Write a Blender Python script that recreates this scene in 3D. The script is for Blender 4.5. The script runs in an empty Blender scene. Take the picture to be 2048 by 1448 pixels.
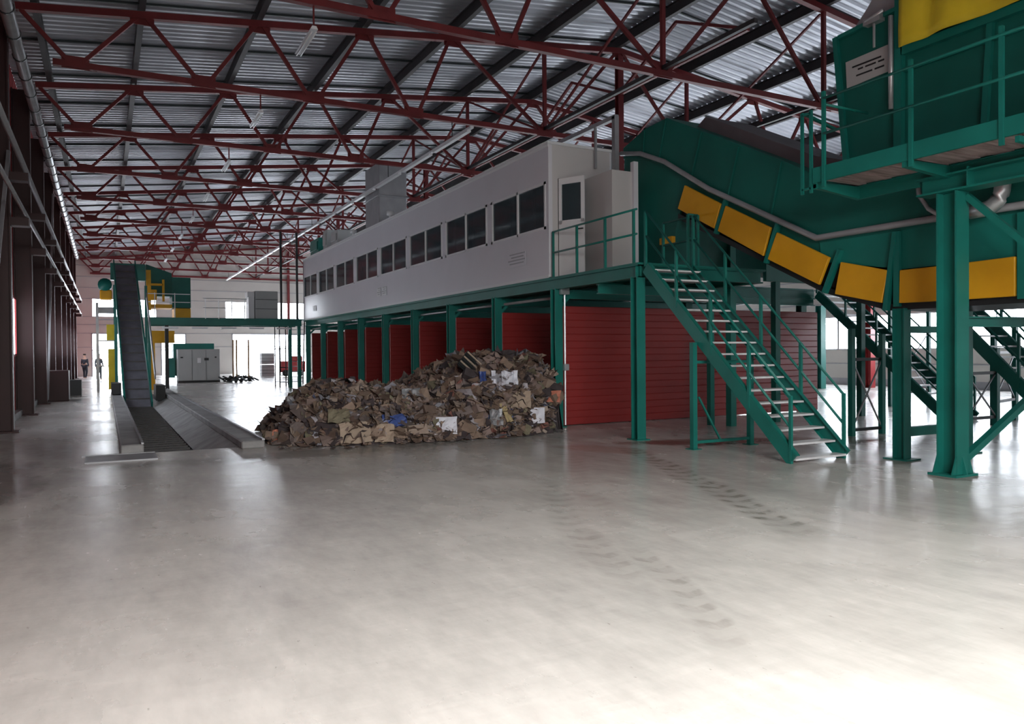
import bpy, math, random
from mathutils import Vector, Matrix, noise
R = random.Random(7)
C = bpy.context.scene.collection
H = 1.7
GATE, DAY, DAYW, DAYL, WORLD = 1900, 18, 24, 5.5, 1.0

# ------------------------------------------------------------------ materials
def mat(name, col, rough=0.5, metal=0.0, spec=0.5, var=0.0, vscale=3.0, bump=0.0, bscale=20.0, emis=None, estr=0.0, stretch=None):
    m = bpy.data.materials.new(name); m.use_nodes = True
    nt = m.node_tree; N = nt.nodes; L = nt.links
    b = N['Principled BSDF']
    b.inputs['Base Color'].default_value = (*col, 1)
    b.inputs['Roughness'].default_value = rough
    b.inputs['Metallic'].default_value = metal
    b.inputs['Specular IOR Level'].default_value = spec
    tc = N.new('ShaderNodeTexCoord'); mp = N.new('ShaderNodeMapping')
    L.new(tc.outputs['Object'], mp.inputs[0])
    if stretch: mp.inputs['Scale'].default_value = stretch
    nz = N.new('ShaderNodeTexNoise'); nz.inputs['Scale'].default_value = vscale; nz.inputs['Detail'].default_value = 6
    L.new(mp.outputs[0], nz.inputs[0])
    if var > 0:
        mx = N.new('ShaderNodeMix'); mx.data_type = 'RGBA'; mx.blend_type = 'MULTIPLY'
        mx.inputs['Factor'].default_value = 1
        mr = N.new('ShaderNodeMapRange'); mr.inputs[1].default_value = .3; mr.inputs[2].default_value = .7
        mr.inputs[3].default_value = 1 - var; mr.inputs[4].default_value = 1 + var * .3
        L.new(nz.outputs[0], mr.inputs[0]); mx.inputs[6].default_value = (*col, 1)
        L.new(mr.outputs[0], mx.inputs[7]); L.new(mx.outputs[2], b.inputs['Base Color'])
    if bump > 0:
        n2 = N.new('ShaderNodeTexNoise'); n2.inputs['Scale'].default_value = bscale; n2.inputs['Detail'].default_value = 4
        L.new(mp.outputs[0], n2.inputs[0])
        bp = N.new('ShaderNodeBump'); bp.inputs['Strength'].default_value = bump; bp.inputs['Distance'].default_value = .02
        L.new(n2.outputs[0], bp.inputs['Height']); L.new(bp.outputs[0], b.inputs['Normal'])
    if emis:
        b.inputs['Emission Color'].default_value = (*emis, 1); b.inputs['Emission Strength'].default_value = estr
    return m

M = {}
M['truss'] = mat('red_steel_paint', (.17, .022, .024), .5, 0, .4, .25, 2)
M['purlin'] = mat('dark_primer_steel', (.06, .055, .058), .55, .2, .4, .3, 1)
M['lap'] = mat('sheet_lap', (.03, .04, .042), .6)
M['roof'] = mat('roof_sheet_zinc', (.47, .49, .54), .36, .35, .5, .3, .35)
M['green'] = mat('green_machine_paint', (.010, .175, .145), .42, 0, .4, .22, 1.4)
M['green2'] = mat('green_casing_paint', (.008, .128, .104), .5, 0, .35, .22, .9)
M['yellow'] = mat('yellow_guard_paint', (.72, .36, .012), .5, 0, .4, .12, 1.5)
M['tarp'] = mat('yellow_tarpaulin', (.74, .58, .03), .5, 0, .4, .2, 2)
M['white'] = mat('white_frame', (.72, .74, .76), .4)
M['cabin'] = mat('cabin_panel', (.68, .69, .74), .3, 0, .5, .06, .6)
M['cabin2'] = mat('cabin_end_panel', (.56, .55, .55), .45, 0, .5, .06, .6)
M['galv'] = mat('galvanised', (.52, .54, .56), .35, .6, .5, .15, 4)
M['galvd'] = mat('grey_duct', (.36, .37, .39), .45, .3, .5, .15, 3)
M['grate'] = mat('walkway_boards', (.36, .28, .27), .8, 0, .3, .5, 2.2, 0, 20, stretch=(1, 6, 1))
M['tread'] = mat('tread_grating', (.78, .80, .82), .4, .1, .5, .15, 6)
M['redpanel'] = mat('red_sheet', (.29, .024, .022), .4, 0, .5, .18, .8)
M['redwall'] = mat('red_wall_sheet', (.33, .03, .034), .45, 0, .5, .15, 1)
M['darkcol'] = mat('shade_darkened_red', (.04, .011, .012), .5, 0, .4, .3, 1)  # column red darkened: shade along the red wall is put into the colour
M['cover'] = mat('grey_belt_cover', (.13, .115, .13), .6, 0, .4, .2, 2)
M['dark'] = mat('black_steel', (.02, .022, .024), .5, .2)
M['beige'] = mat('beige_panel', (.56, .54, .50), .55, 0, .4, .1, .4)
M['concrete'] = mat('kerb_concrete', (.33, .33, .33), .6, 0, .4, .35, 2.5, .4, 8)
M['belt'] = mat('belt_rubber', (.20, .20, .235), .35, .2, .5, .25, 3)
M['slat'] = mat('chain_slat', (.05, .048, .048), .5, .4)
M['greycab'] = mat('grey_cabinet_paint', (.42, .44, .44), .45, 0, .4, .08, 1)
M['rust'] = mat('rust_dirt', (.20, .06, .03), .8, 0, .3, .5, 4)
M['brown'] = mat('timber', (.35, .22, .12), .7, 0, .3, .3, 4)
M['skin'] = mat('skin', (.5, .3, .22), .6)
M['cloth1'] = mat('navy_overalls', (.03, .035, .05), .8)
M['cloth2'] = mat('grey_overalls', (.10, .12, .14), .8)
M['hair'] = mat('dark_hair', (.02, .015, .01), .6)
M['paint_red'] = mat('cart_red', (.45, .05, .05), .5)
M['lamp'] = mat('lamp_housing', (.75, .77, .80), .4, .1)
def winmat(name, s):
    m = bpy.data.materials.new(name); m.use_nodes = True; N = m.node_tree.nodes
    b = N['Principled BSDF']; b.inputs['Base Color'].default_value = (.8, .8, .8, 1)
    b.inputs['Roughness'].default_value = .4
    b.inputs['Emission Color'].default_value = (.86, .92, 1.0, 1); b.inputs['Emission Strength'].default_value = s
    return m
M['day'] = winmat('daylit_glazing', DAY)
M['dayl'] = winmat('daylit_wall_glazing', DAYL)
M['dayw'] = winmat('daylit_side_glazing', DAYW)
def glass():
    m = bpy.data.materials.new('tinted_window_glass'); m.use_nodes = True; nt = m.node_tree; N = nt.nodes; L = nt.links
    b = N['Principled BSDF']; o = N['Material Output']
    b.inputs['Base Color'].default_value = (.075, .105, .12, 1); b.inputs['Roughness'].default_value = .06; b.inputs['Specular IOR Level'].default_value = .6
    t = N.new('ShaderNodeBsdfTransparent'); t.inputs[0].default_value = (.5, .62, .66, 1)
    x = N.new('ShaderNodeMixShader'); x.inputs[0].default_value = .62
    L.new(t.outputs[0], x.inputs[1]); L.new(b.outputs[0], x.inputs[2]); L.new(x.outputs[0], o.inputs[0])
    return m
M['glass'] = glass()

# floor ------------------------------------------------------------
def floor_material():
    m = bpy.data.materials.new('trowelled_concrete_floor'); m.use_nodes = True
    nt = m.node_tree; N = nt.nodes; L = nt.links; b = N['Principled BSDF']
    g = N.new('ShaderNodeNewGeometry'); P = g.outputs['Position']
    def mth(op, a, b2=None, c=None, clamp=False):
        n = N.new('ShaderNodeMath'); n.operation = op; n.use_clamp = clamp
        for i, x in enumerate((a, b2, c)):
            if x is None: continue
            if isinstance(x, (int, float)): n.inputs[i].default_value = x
            else: L.new(x, n.inputs[i])
        return n.outputs[0]
    def nse(scale, sc=(1, 1, 1), detail=6, rot=0, rough=.55):
        mp = N.new('ShaderNodeMapping'); mp.inputs['Scale'].default_value = sc; mp.inputs['Rotation'].default_value = (0, 0, rot)
        L.new(P, mp.inputs[0]); n = N.new('ShaderNodeTexNoise'); n.inputs['Scale'].default_value = scale
        n.inputs['Detail'].default_value = detail; n.inputs['Roughness'].default_value = rough
        L.new(mp.outputs[0], n.inputs[0]); return n.outputs[0]
    def rng(x, a, b2, c, d):
        n = N.new('ShaderNodeMapRange'); L.new(x, n.inputs[0])
        for i, v in enumerate((a, b2, c, d)): n.inputs[i + 1].default_value = v
        return n.outputs[0]
    sx = N.new('ShaderNodeSeparateXYZ'); L.new(P, sx.inputs[0]); X, Y = sx.outputs[0], sx.outputs[1]
    n1 = nse(.35); n2 = nse(2.2, (1, .45, 1), 8, .5); n3 = nse(9, (1, .35, 1), 8, .55, .65)
    v = mth('MULTIPLY', rng(n1, .3, .7, .86, 1.08), rng(n2, .3, .7, .86, 1.06)); v = mth('MULTIPLY', v, rng(n3, .25, .75, .88, 1.08))
    col = N.new('ShaderNodeMix'); col.data_type = 'RGBA'; col.blend_type = 'MULTIPLY'; col.inputs['Factor'].default_value = 1
    col.inputs[6].default_value = (.60, .585, .555, 1); L.new(v, col.inputs[7]); out = col.outputs[2]
    def over(out, mask, c):
        x = N.new('ShaderNodeMix'); x.data_type = 'RGBA'; L.new(mask, x.inputs['Factor']); L.new(out, x.inputs[6]); x.inputs[7].default_value = (*c, 1)
        return x.outputs[2]
    def blob(cx, cy, rx, ry, ang, k=1.0, edge=.25):
        ca, sa = math.cos(ang), math.sin(ang)
        dx = mth('SUBTRACT', X, cx); dy = mth('SUBTRACT', Y, cy)
        u = mth('ADD', mth('MULTIPLY', dx, ca / rx), mth('MULTIPLY', dy, sa / rx))
        w = mth('ADD', mth('MULTIPLY', dx, -sa / ry), mth('MULTIPLY', dy, ca / ry))
        d = mth('SQRT', mth('ADD', mth('MULTIPLY', u, u), mth('MULTIPLY', w, w)))
        d = mth('ADD', d, mth('MULTIPLY', mth('SUBTRACT', n2, .5), 1.3))
        return mth('MULTIPLY', rng(d, 1 - edge, 1 + edge, 1, 0), k)
    def track(p, q, w, k, lug=7.0):
        d = Vector((q[0] - p[0], q[1] - p[1])); ln = d.length; d /= ln
        dx = mth('SUBTRACT', X, p[0]); dy = mth('SUBTRACT', Y, p[1])
        s = mth('ADD', mth('MULTIPLY', dx, d.x), mth('MULTIPLY', dy, d.y))
        t = mth('ADD', mth('MULTIPLY', dx, -d.y), mth('MULTIPLY', dy, d.x))
        t = mth('ADD', t, mth('MULTIPLY', mth('SUBTRACT', n1, .5), .8))
        a = mth('ABSOLUTE', t)
        band = mth('MULTIPLY', rng(a, w * .6, w, 1, 0), mth('MULTIPLY', rng(s, 0, .6, 0, 1), rng(s, ln - 1.0, ln, 1, 0)))
        z = mth('SINE', mth('ADD', mth('MULTIPLY', s, lug * 3.0), mth('MULTIPLY', a, 14.0)))
        z = mth('MULTIPLY', rng(z, -.1, .5, .35, 1), rng(n3, .42, .6, .25, 1))
        return mth('MULTIPLY', mth('MULTIPLY', band, z), k)
    T = [((8.1, 11.2), (5.55, 4.6), .24, .9), ((6.9, 11.4), (4.2, 5.9), .2, .3), ((5.2, 8.9), (3.1, 4.2), .2, .42), ((4.1, 5.6), (2.9, 2.9), .16, .5), ((7.6, 9.0), (7.0, 4.6), .25, .22)]
    for p, q, w, k in T: out = over(out, track(p, q, w, k), (.22, .205, .18))
    out = over(out, blob(9.35, 11.05, 1.1, .35, -.55, .85, .3), (.17, .06, .05))
    out = over(out, blob(11.9, 9.9, 2.6, .55, -.45, .7), (.16, .12, .09))
    out = over(out, blob(10.2, 11.0, 1.5, .35, -.4, .6), (.18, .10, .08))
    out = over(out, blob(13.0, 8.3, 2.2, .45, -.5, .65), (.17, .13, .10))
    out = over(out, blob(10.0, 6.2, .42, .34, 0, .6, .12), (.24, .12, .11))
    out = over(out, blob(10.2, 7.6, .55, .2, -.5, .5), (.22, .16, .13))
    out = over(out, blob(7.7, 10.9, 1.0, .4, -1.1, .38), (.30, .13, .11))
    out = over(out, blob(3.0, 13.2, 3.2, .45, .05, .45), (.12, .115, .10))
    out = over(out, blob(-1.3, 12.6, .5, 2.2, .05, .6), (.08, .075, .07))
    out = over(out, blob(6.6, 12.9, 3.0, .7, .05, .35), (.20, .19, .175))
    # small scattered dirt crumbs
    n4 = nse(26, (1, .4, 1), 3, .3)
    out = over(out, mth('MULTIPLY', rng(n4, .70, .76, 0, 1), .55), (.2, .18, .15))
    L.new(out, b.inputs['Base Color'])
    rr = mth('ADD', rng(n1, .3, .7, .14, .26), mth('MULTIPLY', n2, .12)); L.new(rr, b.inputs['Roughness'])
    b.inputs['Specular IOR Level'].default_value = .55
    n5 = nse(3.0, (.35, 1.6, 1), 3, -.49)
    bp = N.new('ShaderNodeBump'); bp.inputs['Strength'].default_value = .35; bp.inputs['Distance'].default_value = .012
    hh = mth('ADD', n5, mth('MULTIPLY', n3, .25)); L.new(hh, bp.inputs['Height']); L.new(bp.outputs[0], b.inputs['Normal'])
    return m
M['floor'] = floor_material()

# ------------------------------------------------------------------ mesh helpers
ORG = {}
class MB:
    def __init__(s): s.v = []; s.f = []; s.m = []
    def add(s, vs, fs, mi=0):
        o = len(s.v); s.v += [tuple(x) for x in vs]; s.f += [tuple(i + o for i in f) for f in fs]; s.m += [mi] * len(fs); return s
    def box(s, x0, y0, z0, x1, y1, z1, mi=0):
        x0, x1 = sorted((x0, x1)); y0, y1 = sorted((y0, y1)); z0, z1 = sorted((z0, z1))
        return s.add([(x0, y0, z0), (x1, y0, z0), (x1, y1, z0), (x0, y1, z0), (x0, y0, z1), (x1, y0, z1), (x1, y1, z1), (x0, y1, z1)],
                     [(0, 3, 2, 1), (4, 5, 6, 7), (0, 1, 5, 4), (1, 2, 6, 5), (2, 3, 7, 6), (3, 0, 4, 7)], mi)
    def bar(s, p, q, w, h, up=(0, 0, 1), mi=0):
        p = Vector(p); q = Vector(q); d = (q - p).normalized(); u = Vector(up)
        if abs(d.dot(u)) > .98: u = Vector((1, 0, 0)) if abs(d.x) < .9 else Vector((0, 1, 0))
        a = d.cross(u).normalized() * (w / 2); b = a.normalized().cross(d).normalized() * (h / 2)
        vs = [p - a - b, p + a - b, p + a + b, p - a + b, q - a - b, q + a - b, q + a + b, q - a + b]
        return s.add(vs, [(0, 3, 2, 1), (4, 5, 6, 7), (0, 1, 5, 4), (1, 2, 6, 5), (2, 3, 7, 6), (3, 0, 4, 7)], mi)
    def ibeam(s, p, q, w, h, up=(0, 0, 1), t=.02, mi=0):
        p = Vector(p); q = Vector(q); d = (q - p).normalized(); u = Vector(up)
        a = d.cross(u).normalized(); b = a.cross(d).normalized()
        off = b * (h / 2 - t / 2)
        s.bar(p + off, q + off, w, t, up, mi); s.bar(p - off, q - off, w, t, up, mi); s.bar(p, q, t, h - 2 * t, up, mi); return s
    def tube(s, path, r, n=8, mi=0):
        P = [Vector(p) for p in path]; rings = []
        for i, p in enumerate(P):
            d = (P[min(i + 1, len(P) - 1)] - P[max(i - 1, 0)]).normalized()
            u = Vector((0, 0, 1)) if abs(d.z) < .9 else Vector((1, 0, 0))
            a = d.cross(u).normalized(); b = a.cross(d).normalized()
            rings.append([p + (a * math.cos(2 * math.pi * k / n) + b * math.sin(2 * math.pi * k / n)) * r for k in range(n)])
        vs = [x for rg in rings for x in rg]; fs = []
        for i in range(len(P) - 1):
            for k in range(n):
                k2 = (k + 1) % n; fs.append((i * n + k, i * n + k2, (i + 1) * n + k2, (i + 1) * n + k))
        fs.append(tuple(range(n))[::-1]); fs.append(tuple((len(P) - 1) * n + k for k in range(n)))
        return s.add(vs, fs, mi)
    def prismx(s, yz, x0, x1, mi=0):   # polygon in the YZ plane extruded in X
        n = len(yz); vs = [(x0, y, z) for y, z in yz] + [(x1, y, z) for y, z in yz]
        fs = [tuple(range(n)), tuple(range(2 * n - 1, n - 1, -1))] + [(i, i + n, (i + 1) % n + n, (i + 1) % n) for i in range(n)]
        return s.add(vs, fs, mi)
    def prismy(s, xz, y0, y1, mi=0):
        n = len(xz); vs = [(x, y0, z) for x, z in xz] + [(x, y1, z) for x, z in xz]
        fs = [tuple(range(n)), tuple(range(2 * n - 1, n - 1, -1))] + [(i, i + n, (i + 1) % n + n, (i + 1) % n) for i in range(n)]
        return s.add(vs, fs, mi)
    def build(s, name, mats, parent=None, smooth=False, bevel=0):
        if not isinstance(mats, (list, tuple)): mats = [mats]
        o0 = ORG.get(parent.name, Vector((0, 0, 0))) if parent else Vector((0, 0, 0))
        me = bpy.data.meshes.new(name); me.from_pydata([tuple(Vector(v) - o0) for v in s.v], [], s.f)
        for k in mats: me.materials.append(M[k] if isinstance(k, str) else k)
        me.polygons.foreach_set('material_index', s.m)
        if smooth: me.polygons.foreach_set('use_smooth', [True] * len(me.polygons))
        me.update()
        import bmesh
        bm = bmesh.new(); bm.from_mesh(me); bmesh.ops.recalc_face_normals(bm, faces=bm.faces); bm.to_mesh(me); bm.free()
        o = bpy.data.objects.new(name, me); C.objects.link(o)
        if parent: o.parent = parent; ORG[o.name] = o0
        if bevel:
            md = o.modifiers.new('edge', 'BEVEL'); md.width = bevel; md.segments = 1; md.limit_method = 'ANGLE'
        return o
def tag(o, label, cat, group=None, kind=None):
    o['label'] = label; o['category'] = cat
    if group: o['group'] = group
    if kind: o['kind'] = kind
    return o
def thing(name, loc, label, cat, group=None):
    o = bpy.data.objects.new(name, None); o.empty_display_size = .2; C.objects.link(o); o.location = loc; ORG[o.name] = Vector(loc)
    return tag(o, label, cat, group)
def struct(o): o['kind'] = 'structure'; return o
def copy_tree(o, parent=None):
    c = o.copy(); C.objects.link(c)
    if parent: c.parent = parent
    for ch in list(o.children): copy_tree(ch, c)
    return c
ORD = ['first', 'second', 'third', 'fourth', 'fifth', 'sixth', 'seventh', 'eighth', 'ninth', 'tenth', 'eleventh', 'twelfth', 'thirteenth']

# ------------------------------------------------------------------ frame dimensions
XL, XR, YF = -2.25, 31.45, 71.2
YN = -3.0
DZ = 3.38
RX = 14.8
def topz(x):
    x = x if x <= RX else 2 * RX - x
    return 9.49 + .115 * (x + 1.65)
TY = [14.72 + 5.63 * k for k in range(11)]

# ------------------------------------------------------------------ floor with trench
TX0, TX1, TY0, TY1 = .58, 2.15, 14.75, 36.5
fm = MB()
for x0, y0, x1, y1 in ((XL, YN, XR, TY0), (XL, TY0, TX0, TY1), (TX1, TY0, XR, TY1), (XL, TY1, XR, YF)):
    fm.add([(x0, y0, 0), (x1, y0, 0), (x1, y1, 0), (x0, y1, 0)], [(0, 1, 2, 3)])
struct(fm.build('floor', 'floor'))
tr = MB()
tr.add([(TX0, TY0, -1), (TX1, TY0, -1), (TX1, TY1, -1), (TX0, TY1, -1), (TX0, TY0, 0), (TX1, TY0, 0), (TX1, TY1, 0), (TX0, TY1, 0)],
       [(0, 1, 2, 3), (0, 4, 5, 1), (1, 5, 6, 2), (2, 6, 7, 3), (3, 7, 4, 0)])
tr.add([(1.62, TY0, -.3), (1.62, TY1, -.3), (TX1, TY1, .0), (TX1, TY0, .0)], [(0, 1, 2, 3)])
struct(tr.build('trim_1', 'concrete'))
gr = MB(); gr.add([(-60, YF, -.05), (90, YF, -.05), (90, 200, -.05), (-60, 200, -.05)], [(0, 1, 2, 3)])
gr.add([(-60, -60, -.05), (90, -60, -.05), (90, YN, -.05), (-60, YN, -.05)], [(0, 1, 2, 3)])
M['yard'] = mat('outdoor_yard', (.55, .55, .55), .8, 0, .3, .1)
struct(gr.build('ground', 'yard'))

# ------------------------------------------------------------------ ceiling: corrugated sheet, ribs run across the hall
def roof_side(x0, x1, name):
    b = MB(); p = .28; n = int((YF - YN) / p); ys = []
    for i in range(n + 1):
        y = YN + i * p
        ys += [(y, 0), (y + .1, 0), (y + .14, .06), (y + .24, .06)]
    z0 = topz(x0) + .46; z1 = topz(x1) + .46
    vs = [(x0, y, z0 + d) for y, d in ys] + [(x1, y, z1 + d) for y, d in ys]; m = len(ys)
    b.add(vs, [(i, i + 1, i + 1 + m, i + m) for i in range(m - 1)])
    y = YN + 1.2
    while y < YF:
        b.bar((x0, y, z0 - .03), (x1, y, z1 - .03), .06, .05, (0, 0, 1), 1); y += 2.815
    return struct(b.build(name, ['roof', 'lap']))
roof_side(XL, RX, 'ceiling'); roof_side(RX, XR, 'ceiling_far_slope')

# ------------------------------------------------------------------ walls
lw = MB()      # vertical trapezoid sheet
y = YN
while y < YF:
    zt = topz(XL) + .5
    vs = []
    prof = [(0, 0), (.12, 0), (.16, -.05), (.26, -.05), (.30, 0)]
    vs = [(XL + d, y + t, 0) for t, d in prof] + [(XL + d, y + t, zt) for t, d in prof]
    lw.add(vs, [(i, i + 1, i + 6, i + 5) for i in range(4)]); y += .30
lw.box(XL - .15, YN, 0, XL - .06, YF, zt)
struct(lw.build('wall_left', 'redwall'))
for k in range(1, 9):
    ya, yb = TY[k] + .3, TY[k + 1] - .3
    w = MB(); w.box(XL + .002, ya, 1.75, XL + .03, yb, 3.3); wo = struct(w.build('window_%d' % (40 + k), 'dayl'))
    fr = MB()
    for q in range(6):
        ym = ya + (yb - ya) * q / 5; fr.box(XL + .03, ym - .03, 1.70, XL + .07, ym + .03, 3.35)
    fr.box(XL + .03, ya, 1.70, XL + .07, yb, 1.76); fr.box(XL + .03, ya, 3.29, XL + .07, yb, 3.35)
    fr.build('window_frame', 'redwall', wo)
# side wall with window band
rw = MB(); zt = topz(XR) + .5
rw.box(XR, YN, .33, XR + .15, YF, 1.68); rw.box(XR, YN, 3.28, XR + .15, YF, zt); rw.box(XR, YN, 1.68, XR + .15, 3, 3.28)
for z in (3.9, 5.1, 6.3, 7.5, 8.7, 1.0):
    rw.box(XR - .015, YN, z, XR, YF, z + .05, 1)
rw.box(XR, YN, 0, XR + .15, YF, .33, 1)
struct(rw.build('wall_right', ['beige', 'galvd']))
yy = 3.0; n = 1
while yy < YF - .5:
    y2 = min(yy + 5.63, YF - .2)
    w = MB(); w.box(XR + .06, yy, 1.68, XR + .10, y2, 3.28)
    wo = struct(w.build('window_%d' % n, 'dayw'))
    fr = MB()
    for k in range(4):
        ym = yy + (y2 - yy) * k / 3; fr.box(XR + .01, ym - .02, 1.68, XR + .06, ym + .03, 3.28)
    fr.box(XR + .01, yy, 1.68, XR + .06, y2, 1.73); fr.box(XR + .01, yy, 3.23, XR + .06, y2, 3.28)
    fr.build('window_frame', 'white', wo)
    yy = y2; n += 1
# end wall: band of high windows, low doorways
fw = MB()
fw.box(XL, YF, 6.3, XR, YF + .15, 12.3)
fw.box(XL, YF, 3.55, XR, YF + .15, 4.9)
segs = [(-.85, 2.9), (5.6, 7.3), (9.3, 30.5)]
last = XL
for a, b_ in [(-.85, 3.9), (9.4, 30.5)]:
    fw.box(last, YF, 4.9, a, YF + .15, 6.3); last = b_
fw.box(last, YF, 4.9, XR, YF + .15, 6.3)
last = XL
for a, b_ in [(-.95, 1.9), (4.2, 6.2), (9.9, 16.5), (19, 24)]:
    fw.box(last, YF, 0, a, YF + .15, 3.55); last = b_
fw.box(last, YF, 0, XR, YF + .15, 3.55)
for z in (2.35, 3.5, 4.2, 4.85, 6.3, 7.2, 8.1, 9.0, 9.9):
    fw.box(XL, YF - .02, z, XR, YF, z + .05, 1)
struct(fw.build('wall_back', ['beige', 'galvd']))
for a, b_ in [(-.85, 3.9), (9.4, 16.5), (16.5, 23.5), (23.5, 30.5)]:
    w = MB(); w.box(a, YF + .06, 4.9, b_, YF + .10, 6.3); wo = struct(w.build('window_%d' % n, 'day')); n += 1
    fr = MB()
    k = int((b_ - a) / 1.6)
    for i in range(k + 1):
        x = a + (b_ - a) * i / k; fr.box(x - .03, YF + .01, 4.9, x + .03, YF + .06, 6.3)
    fr.build('window_frame', 'white', wo)
dn = 1
for a, b_ in [(-.95, 1.9), (4.2, 6.2), (9.9, 16.5), (19, 24)]:
    d = MB(); d.box(a, YF + .06, 0.0, b_, YF + .09, 3.55); do = struct(d.build('door_%d' % dn, 'day')); dn += 1
    fr = MB(); fr.box(a, YF - .01, 0, a + .1, YF + .05, 3.55); fr.box(b_ - .1, YF - .01, 0, b_, YF + .05, 3.55); fr.box(a, YF - .01, 3.45, b_, YF + .05, 3.55)
    fr.box(a, YF + .0, 2.1, b_, YF + .04, 2.16)
    fr.build('door_frame', 'galvd', do)
# wall behind the photographer with an open gate
GX0, GX1, GZ = -.6, 5.6, 5.0
nw = MB()
nw.box(XL, YN - .15, 0, GX0, YN, 12.3); nw.box(GX1, YN - .15, 0, XR, YN, 12.3); nw.box(GX0, YN - .15, GZ, GX1, YN, 12.3)
struct(nw.build('wall_front', 'beige'))

# ------------------------------------------------------------------ trusses
BN = [-.5, 2.25, 4.95, 7.75, 12.0, 17.6, 21.85, 24.65, 27.35, 30.1]
TN = [-1.65, .9, 3.6, 6.35, 8.95, 14.8, 20.65, 23.25, 26.0, 28.7, 31.25]
ZB = 8.38
t0 = thing('roof_truss', (RX, TY[0], ZB), 'red steel roof truss', 'truss', 'red lattice trusses under the roof')
y = TY[0]
b = MB(); b.bar((TN[0], y, topz(TN[0])), (RX, y, topz(RX)), .16, .16); b.bar((RX, y, topz(RX)), (TN[-1], y, topz(TN[-1])), .16, .16)
for x in TN[1:-1]: b.box(x - .26, y - .012, topz(x) - .22, x + .26, y + .012, topz(x) + .06)
b.build('top_chord', 'truss', t0)
b = MB(); b.bar((-.95, y, ZB), (30.55, y, ZB), .14, .14)
for x in BN: b.box(x - .28, y - .012, ZB - .09, x + .28, y + .012, ZB + .2)
b.build('bottom_chord', 'truss', t0)
for i, x in enumerate(BN):
    for xt in (TN[i], TN[i + 1]):
        b = MB(); b.bar((x + (.12 if xt > x else -.12), y, ZB + .05), (xt + (.1 if xt < x else -.1), y, topz(xt) - .05), .09, .09, (0, 1, 0)); b.build('brace', 'truss', t0)
for x in (12.0, 17.6):
    b = MB(); b.bar((x, y, ZB), (x, y, topz(x)), .1, .1, (0, 1, 0)); b.build('post', 'truss', t0)
for k in range(len(TY)):
    t = t0 if k == 0 else copy_tree(t0)
    t.location.y = TY[k]
    t['label'] = 'red lattice roof truss, %s one counted from the photographer towards the end wall' % ORD[k]
# purlins on top of the chords
for i, x in enumerate([-1.3, .9, 3.6, 6.35, 8.95, 11.9, 14.8, 17.7, 20.65, 23.25, 26.0, 28.7]):
    b = MB(); z = topz(x) + .28
    b.ibeam((x, 9, z), (x, YF - .02, z), .14, .34, (0, 0, 1), .03)
    s = 'on the ridge' if x == 14.8 else ('%s counted from the red wall' % ORD[i])
    tag(b.build('roof_purlin', 'purlin'), 'dark steel purlin running the length of the roof, ' + s, 'purlin', 'purlins above the trusses')
# long ties and ridge lattice
for x, nm in ((12.0, 'over the white cabin'), (17.6, 'beyond the ridge')):
    t = thing('long_bracing', (x, TY[0], ZB), 'dark long tie with crossed red rods linking the trusses ' + nm, 'bracing')
    b = MB(); b.bar((x, TY[0] - 3, ZB + .14), (x, YF - .05, ZB + .14), .1, .1); b.build('tie', 'purlin', t)
    for k in (0, 1, 2, 3, 5, 7):
        for sgn in (0, 1):
            b = MB(); a = (x, TY[k + sgn] + (.1 if sgn == 0 else -.1), ZB + .1); c = (x, TY[k + 1 - sgn] + (-.1 if sgn == 0 else .1), topz(x) - .1)
            b.bar(a, c, .06, .06, (1, 0, 0)); b.build('rod', 'truss', t)
t = thing('ridge_bracing', (RX, 17, 10), 'red lattice bracing running along under the roof ridge', 'bracing')
b = MB(); b.bar((RX, TY[0], 10.0), (RX, TY[-1], 10.0), .1, .1); b.build('lower_rail', 'truss', t)
for k in range(len(TY) - 1):
    ym = (TY[k] + TY[k + 1]) / 2
    b = MB(); b.bar((RX, TY[k], 10.0), (RX, ym, 11.25), .08, .08, (1, 0, 0)); b.bar((RX, ym, 11.25), (RX, TY[k + 1], 10.0), .08, .08, (1, 0, 0)); b.build('brace', 'truss', t)
for k in range(1, 11, 3):
    b = MB(); yk = TY[k]
    b.ibeam((RX, yk, 0 if yk > 39.5 else DZ), (RX, yk, 11.2), .2, .2, (0, 1, 0), .02)
    tag(b.build('ridge_column', 'truss'), 'tall red steel column under the roof ridge, ' + ('beside the end of the white cabin' if k == 1 else '%s column of the ridge line' % ORD[(k - 1) // 3]), 'column', 'columns on the ridge line')
# ------------------------------------------------------------------ wall columns
c0 = thing('wall_column', (-1.85, TY[0], 0), 'column', 'column', 'steel columns along the red wall')
b = MB(); y = TY[0]
b.ibeam((-2.02, y, 0), (-2.02, y, 9.3), .3, .44, (1, 0, 0), .03); b.build('shaft', 'darkcol', c0)
b = MB(); b.box(-2.24, y - .22, 0, -1.7, y + .22, .04); b.build('base_plate', 'darkcol', c0)
b = MB(); b.box(-1.80, y - .17, 4.6, -1.45, y + .17, 4.78); b.box(-1.80, y - .17, 5.6, -1.45, y + .17, 5.78); b.build('bracket', 'darkcol', c0)
for k in range(-1, 10):
    t = c0 if k == -1 else copy_tree(c0)
    t.location.y = TY[0] + 5.63 * (k + 0) if k >= 0 else TY[0] - 5.63
    if k >= 0: t.location.y = TY[k]
    t['label'] = 'dark steel column against the red wall, %s counted from the photographer' % ORD[k + 1]
b = MB(); b.tube([(-1.5, 9.3, 4.84), (-1.5, 66, 4.84)], .045, 8)
tag(b.build('wall_pipe', 'galv', smooth=True), 'bright thin pipe running along the red wall, lower of the two', 'pipe')
b = MB(); b.tube([(-1.5, 9.3, 5.84), (-1.5, 66, 5.84)], .06, 8)
tag(b.build('wall_pipe', 'galvd', smooth=True), 'dull grey pipe running along the red wall, upper of the two', 'pipe')
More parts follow.
